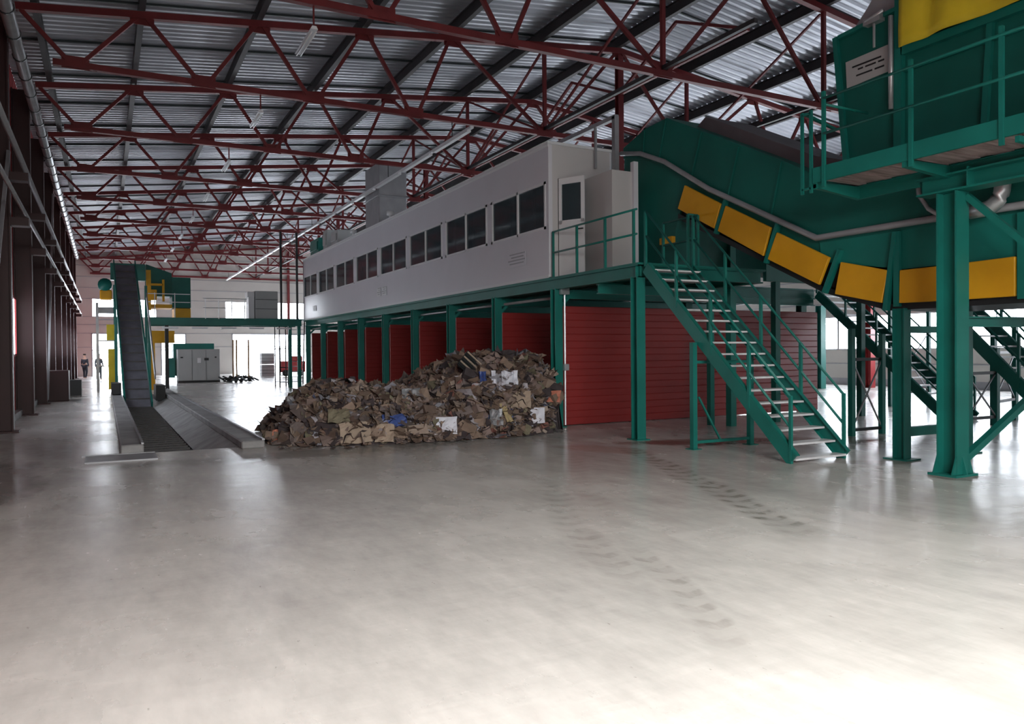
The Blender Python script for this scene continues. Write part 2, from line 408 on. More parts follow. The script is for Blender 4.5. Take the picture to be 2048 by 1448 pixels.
d = thing('air_duct', (-1.62, 15, 8.5), 'long ribbed silver air duct high along the red wall under the eaves', 'duct')
b = MB(); b.tube([(-1.63, 12, 8.6), (-1.63, 62, 8.6)], .13, 12); b.build('duct_pipe', 'galv', d, True)
yy = 12.5
while yy < 62:
    b = MB(); b.tube([(-1.63, yy, 8.6), (-1.63, yy + .05, 8.6)], .15, 12); yy += 1.4; b.build('duct_flange', 'dark', d)
for k, (ya, yb) in enumerate(((14.9, 20.2), (31.8, 37.1))):
    b = MB(); b.bar((-1.8, ya, .15), (-1.8, yb, 8.4) if k else (-1.8, ya + 5.2, 6.2), .07, .07, (1, 0, 0))
    tag(b.build('wall_brace', 'galvd'), 'slanted steel brace between %s columns of the red wall' % ('the first two' if k == 0 else 'two middle'), 'brace')
# plinth along the wall
b = MB(); b.box(XL + .01, 12, 0, XL + .16, YF - .1, .18); struct(b.build('baseboard_left', 'concrete'))
b = MB(); b.box(-2.05, 33.2, 0, -1.2, 34.4, 1.15)
o = b.build('switch_cabinet', 'darkcol', bevel=.02)
tag(o, 'dark brown box cabinet standing on the floor against the red wall', 'cabinet')
b = MB(); b.box(-1.35, 36.2, 0.05, -.85, 37.2, .7)
for dx in (-1.32, -.9):
    for dy in (36.25, 37.13): b.box(dx, dy, 0, dx + .04, dy + .04, .05)
tag(b.build('tool_chest', 'dark', bevel=.02), 'low dark chest on the floor beyond the brown box cabinet', 'chest')

# ------------------------------------------------------------------ hanging lamps
l0 = thing('hanging_lamp', (3.6, TY[0], ZB), 'lamp', 'lamp', 'linear lamps hung from the trusses')
b = MB(); b.bar((3.6, TY[0], ZB - .07), (3.6, TY[0], 7.95), .03, .03); b.build('hanger_rod', 'truss', l0)
b = MB(); b.prismy([(3.53, 7.86), (3.67, 7.86), (3.64, 7.92), (3.56, 7.92)], TY[0] - .05, TY[0] + 1.35); b.build('housing', 'lamp', l0)
b = MB(); b.tube([(3.56, TY[0], 7.82), (3.56, TY[0] + 1.3, 7.82)], .018, 6); b.tube([(3.64, TY[0], 7.82), (3.64, TY[0] + 1.3, 7.82)], .018, 6); b.build('tube', 'white', l0, True)
for k in range(8):
    t = l0 if k == 0 else copy_tree(l0)
    t.location.y = TY[k]
    t['label'] = 'white linear lamp hanging from the %s roof truss' % ORD[k]
# light row above cabin
t = thing('light_trunking', (8.9, 20, 7.8), 'long pale lamp trunking slanting away over the white cabin to the end wall', 'lamp')
b = MB(); b.box(8.86, 19, 7.80, 8.96, 66, 7.86); b.build('rail', 'lamp', t)
b = MB(); yy = 19.2
while yy < 65: b.box(8.85, yy, 7.75, 8.97, yy + 2.5, 7.80); yy += 2.8
b.build('lamp_body', 'white', t)
for k in range(1, 10):
    b = MB(); b.bar((8.91, TY[k], 7.88), (8.91, TY[k], ZB - .07), .02, .02); b.build('hanger_rod', 'dark', t)

# ------------------------------------------------------------------ deck with bays below
DX0, DX1 = 8.93, 17.5
DZ = 3.38
PY = [11.85 + 2.99 * k for k in range(10)]
PX = 9.02
dk = thing('mezzanine_deck', (PX, 11.8, 0), 'green steel mezzanine deck that carries the white cabin over red bays', 'platform')
for k, y in enumerate(PY):
    b = MB(); b.ibeam((PX, y, 0.02), (PX, y, 3.12), .2, .2, (0, 1, 0), .018)
    b.box(PX - .16, y - .16, 0, PX + .16, y + .16, .02)
    if k > 0:
        b.bar((PX, y + .02, 2.62), (PX + .5, y + .02, 3.1), .07, .07, (0, 1, 0))
    b.build('post', 'green', dk)
for (x, y) in ((17.35, 15.3), (17.35, 21.3), (17.35, 27.3), (17.35, 33.3), (17.35, 39.3), (13.2, 15.3)):
    b = MB(); b.ibeam((x, y, 0), (x, y, 3.1), .2, .2, (0, 1, 0), .018); b.build('post', 'green', dk)
b = MB(); b.ibeam((PX, 11.75, 3.22), (PX, 39.2, 3.22), .16, .24, (0, 0, 1), .02); b.build('edge_beam', 'green', dk)
b = MB(); b.ibeam((17.35, 15.0, 3.22), (17.35, 39.2, 3.22), .16, .24, (0, 0, 1), .02); b.build('edge_beam', 'green', dk)
b = MB(); b.ibeam((8.95, 11.83, 3.22), (12.2, 11.83, 3.22), .16, .24, (0, 0, 1), .02); b.build('edge_beam', 'green', dk)
b = MB(); b.ibeam((12.2, 11.83, 3.22), (12.2, 15.0, 3.22), .16, .24, (0, 0, 1), .02); b.build('edge_beam', 'green', dk)
b = MB(); b.ibeam((10.2, 14.95, 3.22), (17.45, 14.95, 3.22), .16, .24, (0, 0, 1), .02); b.build('edge_beam', 'green', dk)
for y in PY[1:] + [13.3]:
    b = MB(); b.ibeam((9.1, y, 3.0), (17.3 if y > 14 else 12.1, y, 3.0), .12, .2, (0, 0, 1), .02); b.build('cross_beam', 'green', dk)
for x in (11.0, 13.2, 15.3):
    b = MB(); b.ibeam((x, 12.0 if x < 12 else 15.1, 3.22), (x, 39.2, 3.22), .1, .2, (0, 0, 1), .02); b.build('joist', 'green', dk)
b = MB(); b.box(8.93, 11.72, 3.34, 12.25, 15.0, DZ); b.box(8.93, 15.0, 3.34, 17.5, 39.34, DZ); b.build('deck_plate', 'green', dk)
b = MB(); b.tube([(9.25, 14.9, 2.95), (9.25, 39, 2.95)], .035, 8); b.build('conduit', 'galv', dk, True)
b = MB(); b.tube([(9.16, 14.72, .05), (9.16, 14.72, 3.05)], .02, 6)
b.box(9.1, 14.64, 1.28, 9.22, 14.72, 1.42); b.box(9.02, 14.6, 2.98, 9.22, 14.72, 3.12); b.build('downlead', 'galv', dk)
# landing railing
def rail_line(par, pts, zb, hs, r=.022, posts=None, mt='green'):
    for h in hs:
        b = MB(); b.tube([(p[0], p[1], p[2] + h) for p in pts], r, 8); b.build('handrail', mt, par, True)
    for p in (posts or pts):
        b = MB(); b.bar((p[0], p[1], p[2] + .002), (p[0], p[1], p[2] + hs[0]), .045, .045); b.build('baluster', mt, par)
rl = thing('landing_railing', (8.97, 13, DZ), 'green pipe railing along the landing in front of the white cabin', 'railing')
rail_line(rl, [(8.97, 14.9, DZ), (8.97, 11.8, DZ)], 0, (1.02, .55), posts=[(8.97, y, DZ) for y in (14.88, 13.9, 12.85, 11.9)])
rl = thing('landing_railing', (10.3, 12, DZ), 'green pipe railing at the landing edge beside the stair head', 'railing')
rail_line(rl, [(10.25, 11.83, DZ), (10.5, 11.83, DZ), (10.5, 12.9, DZ)], 0, (1.02, .55))

# red partitions
for k, y in enumerate([14.93 + 2.99 * i for i in range(9)]):
    b = MB(); z = .02
    zt = 2.74
    n_ = 17
    for i in range(n_):
        za = .02 + (zt - .02) * i / n_; zb = .02 + (zt - .02) * (i + 1) / n_
        b.prismx([(y + .02, za), (y + .012, za + .012), (y + .012, zb - .012), (y + .02, zb), (y + .06, zb), (y + .06, za)], 9.24, 17.58)
    o = b.build('bay_partition', 'redpanel')
    tag(o, 'red sheet partition at the open end of the storage bays facing the stairs' if k == 0 else 'red sheet partition between storage bays under the cabin, %s one in' % ORD[k], 'partition', 'red partitions of the storage bays')

# ------------------------------------------------------------------ white cabin
CY0, CY1, CX0, CX1, CZ0, CZ1 = 15.0, 39.3, 8.93, 10.72, 3.40, 6.40
cb = thing('sorting_cabin', (9.8, 27, CZ0), 'long white cabin with a row of dark windows raised on a green deck', 'cabin')
WY = [15.12 + 3.04 * k for k in range(8)]
WZ0, WZ1 = 4.5, 5.58
b = MB(); b.box(CX0, CY0, CZ0, CX0 + .1, CY1, WZ0); b.box(CX0, CY0, WZ1, CX0 + .1, CY1, CZ1)
edges = [CY0]
for y in WY: edges += [y, y + 2.78]
edges.append(CY1)
for i in range(0, len(edges), 2): b.box(CX0, edges[i], WZ0, CX0 + .1, edges[i + 1], WZ1)
b.box(CX1 - .1, CY0, CZ0, CX1, CY1, CZ1); b.box(CX0, CY1 - .1, CZ0, CX1, CY1, CZ1)
b.build('wall_panel', 'cabin', cb)
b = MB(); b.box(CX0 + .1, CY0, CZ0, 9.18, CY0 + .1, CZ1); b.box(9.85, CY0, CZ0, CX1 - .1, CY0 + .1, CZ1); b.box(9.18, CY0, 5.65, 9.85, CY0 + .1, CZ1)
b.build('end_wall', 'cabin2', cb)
b = MB(); b.box(CX0 - .04, CY0 - .04, CZ1, CX1 + .04, CY1 + .04, CZ1 + .06); b.build('roof', 'white', cb)
b = MB(); b.box(CX0 + .1, CY0 + .1, CZ0, CX1 - .1, CY1 - .1, CZ0 + .03); b.build('floor_sheet', 'dark', cb)
M['inner'] = mat('cabin_inner_lining', (.10, .12, .13), .6)
b = MB(); b.box(CX1 - .13, CY0 + .1, CZ0, CX1 - .1, CY1 - .1, CZ1 - .02)
b.box(CX0 + .1, CY0 + .1, CZ1 - .08, CX1 - .1, CY1 - .1, CZ1 - .02)
yy = CY0 + .8
while yy < CY1 - .5: b.box(CX1 - .2, yy, CZ0, CX1 - .13, yy + .08, CZ1 - .1, 1); yy += 1.35
b.box(CX1 - .22, CY0 + .2, 4.9, CX1 - .13, CY1 - .2, 4.98, 1); b.box(CX1 - .5, CY0 + .2, 4.1, CX1 - .13, CY1 - .2, 4.2, 1)
b.build('lining', ['inner', 'galvd'], cb)
b = MB(); b.box(CX0 - .012, CY0 - .0, CZ0 - .02, CX0, CY1, CZ0 + .05); b.box(CX0 - .012, CY0, CZ1 - .05, CX0, CY1, CZ1); b.build('edge_strip', 'white', cb)
for y in WY:
    ya, yb, ymid = y, y + 2.78, y + 1.35
    b = MB(); x0, x1 = CX0 - .015, CX0 + .06
    b.box(x0, ya, WZ0, x1, yb, WZ0 + .06); b.box(x0, ya, WZ1 - .06, x1, yb, WZ1)
    b.box(x0, ya, WZ0, x1, ya + .07, WZ1); b.box(x0, yb - .07, WZ0, x1, yb, WZ1); b.box(x0, ymid - .03, WZ0, x1, ymid + .03, WZ1)
    w = b.build('window_frame', 'white', cb)
    b = MB(); b.box(CX0 + .02, ya + .07, WZ0 + .06, CX0 + .028, ymid - .03, WZ1 - .06); b.build('pane', 'glass', w)
    b = MB(); b.box(CX0 + .02, ymid + .03, WZ0 + .06, CX0 + .028, yb - .07, WZ1 - .06); b.build('pane', 'glass', w)
# vestibule wall and open door leaf
b = MB(); b.box(9.86, 13.85, DZ, 10.40, 15.0, 5.68, 0); b.box(10.40, 13.78, DZ, 10.52, 13.9, 5.9, 1)
b.build('vestibule', ['cabin2', 'cabin'], cb)
dl = MB(); hx, hy = 9.19, 14.97; ex, ey = 9.50, 14.40
dd = Vector((ex - hx, ey - hy, 0)); ln = dd.length; dd.normalize()
def dp(t, z): return (hx + dd.x * t, hy + dd.y * t, z)
dl.bar(dp(0, 4.05), dp(ln, 4.05), .04, 1.25); dl.bar(dp(0, 5.56), dp(ln, 5.56), .04, .14)
dl.bar(dp(.04, 4.6), dp(.04, 5.5), .04, .08, dd); dl.bar(dp(ln - .04, 4.6), dp(ln - .04, 5.5), .04, .08, dd)
door = dl.build('door', 'white', cb)
g = MB(); g.bar(dp(.08, 5.08), dp(ln - .08, 5.08), .01, .82); g.build('pane', 'glass', door)
g = MB(); g.bar(dp(ln - .14, 4.45), dp(ln - .02, 4.45), .1, .025); g.build('handle', 'dark', door)
# notices
def notice(y0, y1, z0, z1, lab, dark=False):
    b = MB(); b.box(CX0 - .02, y0, z0, CX0 - .013, y1, z1, 0)
    for i in range(4):
        z = z1 - (z1 - z0) * (i + .6) / 4.5; b.box(CX0 - .024, y0 + .06 * (i % 2) + .04, z, CX0 - .0205, y1 - .05 - .08 * ((i + 1) % 3), z + (z1 - z0) * .09, 1)
    b.build('notice', ['cabin' if dark else 'white', 'galvd' if dark else 'greycab'], cb)['label'] = lab
notice(16.05, 17.0, 3.78, 4.12, 'grey printed notice', True); notice(26.3, 26.85, 3.78, 4.1, 'white notice sheet'); notice(26.95, 27.4, 3.78, 4.1, 'white notice sheet'); notice(36.6, 37.2, 3.75, 4.0, 'white notice sheet')
# roof services
b = MB(); b.box(9.2, 27.9, CZ1 + .06, 10.3, 29.6, 8.9); b.box(9.12, 27.8, 7.6, 10.38, 29.7, 7.66)
tag(b.build('roof_duct', 'galvd', bevel=.02), 'square grey ventilation shaft rising from the cabin roof to the trusses', 'duct')
for i, (ya, yb, h, mt, lb) in enumerate(((33.4, 34.5, .7, 'greycab', 'pale grey ventilation unit'), (35.2, 35.9, .95, 'greycab', 'tall narrow grey unit'), (36.8, 38.4, .8, 'green', 'green box unit'))):
    b = MB(); b.box(9.1, ya, CZ1 + .06, 9.9, yb, CZ1 + .06 + h); b.box(9.05, ya + .1, CZ1 + .3, 9.1, yb - .1, CZ1 + h - .1)
    tag(b.build('roof_unit', mt, bevel=.02), lb + ' standing on the cabin roof', 'ventilation unit', 'units on the cabin roof')
for i, y in enumerate((26.2, 30.8)):
    b = MB(); b.tube([(9.05, y, CZ1 + .06), (9.05, y, CZ1 + .2)], .05, 8); b.tube([(9.05, y, CZ1 + .2), (9.05, y, CZ1 + .34)], .13, 10)
    tag(b.build('roof_vent', 'white', smooth=True), 'small white vent cap on the cabin roof edge, ' + ('on this side of the grey shaft' if i == 0 else 'beyond the grey shaft'), 'vent')
t = thing('service_pipe', (10.7, 14.9, DZ), 'grey square service pipe standing at the cabin end and bending back over the roof', 'pipe')
b = MB(); b.bar((10.68, 14.85, DZ), (10.68, 14.85, 7.22), .12, .12); b.build('riser', 'galvd', t)
b = MB(); b.bar((10.68, 14.80, 7.2), (10.68, 18.6, 7.2), .12, .1); b.build('top_run', 'galvd', t)
b = MB(); b.bar((10.15, 14.9, 5.95), (10.15, 14.9, 6.9), .05, .05); b.build('hanger', 'galvd', t)

# ------------------------------------------------------------------ inclined casing conveyor
cv = thing('inclined_conveyor', (11.4, 9, 0), 'large green enclosed conveyor climbing past the stairs to the white cabin', 'conveyor')
KX0, KX1 = 10.80, 12.5
top = [(14.72, 6.46), (13.9, 6.70), (13.15, 6.74), (12.04, 6.18), (9.95, 5.11), (9.08, 4.62), (8.4, 4.32), (3.2, 4.32)]
mid = [(14.72, 6.24), (13.95, 6.05), (13.15, 5.72), (11.76, 4.90), (9.14, 3.55), (3.2, 3.50)]
bot = [(14.72, 3.9), (13.3, 3.42 + .2), (12.75, 4.60), (9.05, 2.73), (7.85, 2.36), (3.2, 2.34)]
b = MB()
up = top + [mid[-1]] + mid[::-1][1:]
b.prismx([(14.72, 6.46), (13.9, 6.70), (13.15, 6.74), (12.04, 6.18), (9.95, 5.11), (9.08, 4.62), (8.4, 4.28), (3.2, 4.28), (3.2, 3.5), (9.14, 3.52), (11.76, 4.86), (13.15, 5.70), (13.95, 6.02), (14.72, 6.2)], KX0, KX1)
b.build('upper_casing', 'green2', cv, bevel=.015)
b = MB()
b.prismx([(14.72, 6.2), (13.95, 6.02), (13.15, 5.7), (11.76, 4.86), (9.14, 3.52), (9.12, 3.2), (11.7, 4.5), (12.6, 5.0), (12.9, 4.3), (12.95, 3.55), (14.72, 3.55)], KX0 + .04, KX1 - .04)
b.build('side_plate', 'green2', cv)
b = MB(); b.prismx([(9.14, 3.52), (3.2, 3.5), (3.2, 2.92), (7.6, 2.92), (9.12, 3.2)], KX0 + .02, KX1 - .02); b.build('side_plate', 'green', cv)
# ribs on casing
for (yt, zt_, yb, zb) in ((13.9, 6.66, 13.95, 6.08), (13.15, 6.7, 13.4, 5.88), (12.04, 6.14, 12.35, 5.28), (11.0, 5.6, 11.3, 4.7), (9.95, 5.08, 10.2, 4.15)):
    b = MB(); b.bar((KX0 - .012, yt, zt_), (KX0 - .012, yb, zb), .03, .04, (1, 0, 0)); b.build('rib', 'green2', cv)
# grey trough edge pipe
b = MB(); pts = [(KX0 - .06, y, z) for y, z in [(14.72, 6.32), (14.0, 6.16), (13.15, 5.79), (11.76, 4.93), (9.14, 3.60), (6.96, 3.60), (3.2, 3.56)]]
b.tube(pts, .055, 8); b.build('edge_pipe', 'galvd', cv, True)
b = MB(); b.tube([(KX0 - .08, 6.9, 3.6), (KX0 - .1, 7.1, 3.75), (KX0 - .1, 7.25, 3.98), (KX0 - .1, 7.27, 4.2)], .035, 8); b.build('edge_pipe', 'galvd', cv, True)
# belt rim visible above casing
b = MB(); b.prismx([(12.6, 6.42), (12.3, 6.58), (9.5, 5.12), (8.5, 4.78), (8.5, 4.3), (9.4, 4.72), (12.1, 6.1)], KX0 + .35, KX1 - .1); b.build('belt_cover', 'cover', cv)
# yellow guards (plane X = 10.76)
GX = KX0 - .04
quads = [((12.49, 5.15), (12.71, 4.70), (12.0, 4.32), (11.62, 4.12), (11.43, 4.58)), ((11.30, 4.52), (11.52, 4.06), (10.34, 3.43), (10.16, 3.93)), ((10.01, 3.82), (10.23, 3.36), (9.09, 2.80), (8.88, 3.24)),
         ((8.65, 3.14), (8.77, 2.62), (7.90, 2.42), (7.79, 2.92)), ((7.59, 2.90), (7.60, 2.40), (6.95, 2.39), (6.94, 2.90)), ((6.90, 2.90), (6.91, 2.39), (5.91, 2.39), (5.91, 2.92)), ((5.78, 2.92), (5.78, 2.39), (4.6, 2.39), (4.6, 2.92))]
for q in quads:
    b = MB(); b.prismx(q, GX - .03, GX + .03); b.build('guard_panel', 'yellow', cv, bevel=.008)
b = MB(); b.prismx([(13.15, 4.12), (13.15, 3.98), (12.75, 3.98), (12.75, 4.12)], KX0 - .2, KX0 - .1); b.build('guard_panel', 'yellow', cv)
# frame between guards
for (ya, za, yb, zb) in ((11.30, 4.68, 11.60, 4.02), (10.0, 4.0, 10.30, 3.30), (8.68, 3.35, 9.0, 2.66), (7.68, 3.5, 7.85, 2.3)):
    b = MB(); b.bar((KX0 - .02, ya, za), (KX0 - .02, yb, zb), .07, .1, (1, 0, 0)); b.build('frame_bar', 'green', cv)
for y in (7.66, 5.84):
    b = MB(); b.bar((KX0 - .02, y, 2.35), (KX0 - .02, y, 3.5), .1, .06, (1, 0, 0)); b.build('frame_bar', 'green', cv)
b = MB(); b.prismx([(12.8, 4.5), (9.05, 2.66), (7.85, 2.30), (3.2, 2.30), (3.2, 2.40), (7.85, 2.40), (9.05, 2.76), (12.8, 4.62)], KX0 + .02, KX1 - .02); b.build('belly_plate', 'dark', cv)
b = MB(); b.prismx([(12.9, 4.6), (9.1, 2.8), (7.9, 2.44), (3.2, 2.42), (3.2, 2.9), (7.6, 2.9), (9.1, 3.2), (12.6, 5.0)], KX0 + .1, KX1 - .1); b.build('inner_drum', 'dark', cv)
# legs
for x in (KX0 + .02, KX1 - .1):
    b = MB(); b.ibeam((x, 7.62, 0.02), (x, 7.62, 2.32), .16, .2, (0, 1, 0), .018); b.box(x - .17, 7.42, 0, x + .17, 7.82, .02); b.build('leg', 'green', cv)
    b = MB(); b.ibeam((x, 3.6, 0.02), (x, 3.6, 2.32), .16, .2, (0, 1, 0), .018); b.build('leg', 'green', cv)
for z, h in ((2.0, .1), (.42, .14)):
    b = MB(); b.bar((KX0 + .1, 7.62, z), (KX1 - .2, 7.62, z), .1, h); b.build('leg_brace', 'green', cv)
b = MB(); b.bar((KX1 - .1, 12.9, 0), (KX1 - .1, 12.9, 4.4), .16, .16); b.build('leg', 'green', cv)

# ------------------------------------------------------------------ upper machine
bm_ = thing('screening_machine', (11.4, 6, 4.3), 'huge green box machine raised on the big column with a yellow cover', 'machine')
BX = 10.3
b = MB(); b.prismx([(8.38, 6.66), (8.15, 4.32), (3.0, 4.32), (3.0, 7.2), (7.2, 6.72)], BX, 12.9); b.build('body', 'green2', bm_, bevel=.02)
b = MB(); b.prismx([(8.1, 6.66), (7.85, 6.9), (7.72, 7.05), (7.4, 7.6), (7.2, 7.6), (7.2, 6.68)], BX + .05, 12.85); b.build('hood', 'galvd', bm_)
b = MB(); b.bar((BX - .04, 7.26, 4.32), (BX - .04, 7.22, 7.9), .12, .1, (1, 0, 0)); b.build('frame_post', 'green', bm_)
for (ya, za, yb, zb) in ((8.36, 6.62, 8.14, 4.32), (5.95, 6.0, 6.05, 4.34)):
    b = MB(); b.bar((BX - .03, ya, za), (BX - .03, yb, zb), .08, .06, (1, 0, 0)); b.build('frame_post', 'green', bm_)
b = MB(); b.bar((BX - .03, 8.3, 6.6), (BX - .03, 7.25, 6.66), .06, .06); b.bar((BX - .04, 7.2, 6.0), (BX - .04, 3.0, 5.98), .1, .12); b.bar((BX - .03, 7.2, 5.72), (BX - .03, 3.0, 5.72), .04, .04); b.build('frame_rail', 'green', bm_)
b = MB(); b.tube([(BX - .12, 7.33, 6.55), (BX - .12, 7.33, 5.2)], .035, 8); b.tube([(BX - .12, 7.75, 6.62), (BX - .12, 7.45, 6.68)], .03, 8); b.build('pipe', 'galv', bm_, True)
b = MB(); b.tube([(BX - .1, 7.62, 6.55), (BX - .1, 7.62, 6.2)], .02, 6); b.box(BX - .14, 7.5, 6.56, BX - .02, 7.78, 6.66); b.build('latch', 'galv', bm_)
# name plate, lettering too faint to read
b = MB(); b.prismx([(8.17, 6.17), (8.15, 5.76), (7.36, 5.80), (7.38, 6.19)], BX - .035, BX - .015)
pl = b.build('sign_plate', 'greycab', bm_)
b = MB()
for (z, spans) in ((6.04, ((8.05, 7.55), )), (5.98, ((7.95, 7.86), (7.82, 7.64), (7.6, 7.5))), (5.89, ((7.98, 7.7), (7.66, 7.5)))):
    for a, c in spans: b.box(BX - .038, c, z, BX - .0352, a, z + .025)
b.build('lettering', 'dark', pl)
# yellow cover with folds
tp = MB(); nY, nZ = 60, 16; vs = []
for i in range(nY + 1):
    for j in range(nZ + 1):
        u, w = i / nY, j / nZ
        y = 7.18 - u * 4.2; z = 6.03 + w * 2.1
        fold = .05 * math.sin(y * 9 + math.sin(w * 4) * 1.3) * max(0, 1 - abs(y - 6.75) * 1.6) + .02 * math.sin(y * 5 + w * 3)
        vs.append((BX - .17 - fold - .03 * noise.noise(Vector((y * 2, z * 2, 0))), y, z))
tp.add(vs, [(i * (nZ + 1) + j, (i + 1) * (nZ + 1) + j, (i + 1) * (nZ + 1) + j + 1, i * (nZ + 1) + j + 1) for i in range(nY) for j in range(nZ)])
o = tp.build('cover', 'tarp', bm_, True); md = o.modifiers.new('t', 'SOLIDIFY'); md.thickness = .012
b = MB(); b.prismx([(6.8, 4.62), (6.75, 4.35), (5.9, 4.35), (5.88, 4.62)], BX - .03, BX + .02); o = b.build('rusty_hatch', 'rust', bm_); o['label'] = 'rust brown opening low on the side'
# silver pipe elbow below
b = MB(); ex = 10.56
pth = [(ex, 5.97, 4.32), (ex, 5.97, 3.84)] + [(ex, 5.97 + .26 * (1 - math.cos(a)), 3.84 - .26 * math.sin(a)) for a in (.2, .4, .6, .8, 1.0, 1.2, 1.4, 1.57)] + [(ex, 6.4, 3.58)]
b.tube(pth, .10, 16)
b.build('silver_elbow', 'galv', bm_, True)
# support column
sc_ = thing('support_column', (10.05, 6.33, 0), 'thick green steel column with flared foot carrying the raised machine', 'column')
cx, cy = 10.05, 6.33
b = MB(); b.ibeam((cx, cy, .03), (cx, cy, 3.78), .27, .28, (0, 1, 0), .025)
b.build('shaft', 'green', sc_)
b = MB(); b.box(cx - .24, cy - .2, 0.0, cx + .24, cy + .2, .03)
for s in (-1, 1):
    b.prismx([(cy + s * .13, .03), (cy + s * .2, .03), (cy + s * .13, .3)], cx - .01, cx + .01)
    b.prismy([(cx + s * .13, .03), (cx + s * .23, .03), (cx + s * .13, .28)], cy - .14, cy - .12); b.prismy([(cx + s * .13, .03), (cx + s * .23, .03), (cx + s * .13, .28)], cy + .12, cy + .14)
b.build('foot', 'green', sc_)
b = MB(); b.ibeam((cx, cy + .42, 3.905), (cx, cy - 1.9, 3.905), .3, .24, (0, 0, 1), .025); b.box(cx - .15, cy - .3, 3.79, cx + .15, cy - .28, 4.06); b.build('head_beam', 'green', sc_)
b = MB(); b.ibeam((cx + .14, cy, 2.06), (12.7, cy, 2.08), .12, .14, (0, 0, 1), .02); b.build('cross_beam', 'green', sc_)
b = MB(); b.bar((cx + .14, cy, .14), (12.65, cy, 1.35), .09, .09, (0, 1, 0)); b.build('brace', 'green', sc_)
b = MB(); b.bar((cx + .2, cy + .12, .1), (12.2, cy + 1.2, 1.75), .07, .07, (0, 1, 0)); b.build('brace', 'green', sc_)
b = MB(); b.bar((cx + .1, cy - .14, 3.72), (cx + .1, cy - 2.3, 1.6), .08, .08, (1, 0, 0)); b.build('brace', 'green', sc_)
b = MB(); b.ibeam((12.75, cy, 0), (12.75, cy, 4.3), .22, .22, (0, 1, 0), .02); b.build('rear_shaft', 'green', sc_)
b = MB(); b.ibeam((cx + .1, 4.0, 0), (cx + .1, 4.0, 3.76), .22, .22, (0, 1, 0), .02); b.build('rear_shaft', 'green', sc_)
# walkway
wk = thing('walkway', (9.6, 6, 4.0), 'narrow green walkway with grey plank floor hanging beside the raised machine', 'walkway')
b = MB(); b.ibeam((10.06, 7.82, 4.05), (10.06, 6.8, 4.05), .06, .2, (0, 0, 1), .012); b.ibeam((10.06, 6.8, 4.09), (10.06, 3.0, 4.09), .06, .12, (0, 0, 1), .012); b.build('inner_beam', 'green', wk)
b = MB(); b.bar((9.13, 7.82, 4.22), (9.13, 3.0, 4.22), .04, .22); b.build('kick_plate', 'green', wk)
b = MB(); b.bar((9.13, 7.80, 4.06), (10.08, 7.80, 4.06), .05, .07); b.prismy([(9.13, 4.04), (10.09, 3.95), (10.09, 4.14), (9.13, 4.12)], 7.76, 7.83); b.build('end_channel', 'green', wk)
b = MB(); b.prismy([(9.13, 4.04), (10.02, 3.98), (10.02, 4.14), (9.13, 4.13)], 6.34, 6.42); b.build('bearer', 'green', wk)
b = MB(); b.bar((9.13, 5.0, 4.06), (10.08, 5.0, 4.04), .05, .07); b.build('bearer', 'green', wk)
b = MB(); yy = 3.0; i = 0
while yy < 7.75:
    b.box(9.16, yy, 4.152 + .006 * (i % 3), 10.02, yy + .125, 4.18 + .006 * (i % 3)); yy += .14; i += 1
b.build('floor_boards', 'grate', wk)
for y in (7.62, 6.28, 5.16, 4.0):
    b = MB(); b.bar((9.11, y, 4.02), (9.11, y, 5.38), .05, .04); b.build('baluster', 'green', wk)
for z in (5.28, 4.78):
    b = MB(); b.tube([(9.1, 7.62, z), (9.1, 3.0, z)], .02, 8); b.build('handrail', 'green', wk, True)
b = MB(); b.tube([(9.12, 7.62, 5.2), (10.05, 7.62, 5.2)], .02, 8); b.build('handrail', 'green', wk, True)
ld = thing('ladder', (9.15, 7.95, 4), 'short green vertical ladder at the far end of the walkway', 'ladder')
for y in (7.86, 8.02):
    b = MB(); b.bar((9.13, y, 3.98), (9.13, y, 5.18), .045, .03); b.build('stile', 'green', ld)
for z in (4.05, 5.14):
    b = MB(); b.bar((9.13, 7.86, z), (9.13, 8.02, z), .03, .03); b.build('rung', 'green', ld)
b = MB(); b.bar((9.13, 7.96, 5.15), (10.2, 8.3, 5.15), .04, .04); b.build('rung', 'green', ld)

# ------------------------------------------------------------------ stairs
def stair(name, x0, x1, y0, z0, y1, z1, n, label, rails=True, sw=.22, col='green'):
    t = thing(name, ((x0 + x1) / 2, y1, 0), label, 'stairs', 'steel stairs beside the conveyor')
    d = Vector((0, y1 - y0, z1 - z0)).normalized()
    for x in (x0, x1):
        b = MB(); b.bar((x, y0, z0 - .07), (x, y1, z1 + .05), .03, sw, (0, 0, 1))
        for s in (1, -1):
            off = Vector((0, -d.z, d.y)) * (s * sw / 2)
            if off.z * s < 0: off = -off
            b.bar(Vector((x + (.03 if x == x0 else -.03), y0, z0 - .07)) + off, Vector((x + (.03 if x == x0 else -.03), y1, z1 + .05)) + off, .07, .014, (0, 0, 1))
        b.build('stringer', col, t)
    for i in range(n):
        f = (i + .6) / n; y = y0 + (y1 - y0) * f; z = z0 + (z1 - z0) * f
        b = MB(); b.box(x0 + .03, y - .12, z - .03, x1 - .03, y + .12, z); b.build('tread', 'tread', t)
    if rails:
        for x, s in ((x0, -1), (x1, 1)):
            xx = x - .0
            for h in (.98, .52):
                b = MB(); b.tube([(xx, y0 - .02, z0 + h), (xx, y1 + .02, z1 + h + .0)], .021, 8); b.build('handrail', col, t, True)
            for f in (0.0, .25, .5, .75, .99):
                y = y0 + (y1 - y0) * f; z = z0 + (z1 - z0) * f
                b = MB(); b.bar((xx, y, z - .05 if f < .99 else 0.0), (xx, y, z + .98), .045, .045); b.build('baluster', col, t)
    return t
s1 = stair('staircase', 9.02, 10.18, 11.60, 3.34, 8.12, 0.0, 17, 'green open stair with pale treads leading up to the white cabin landing')
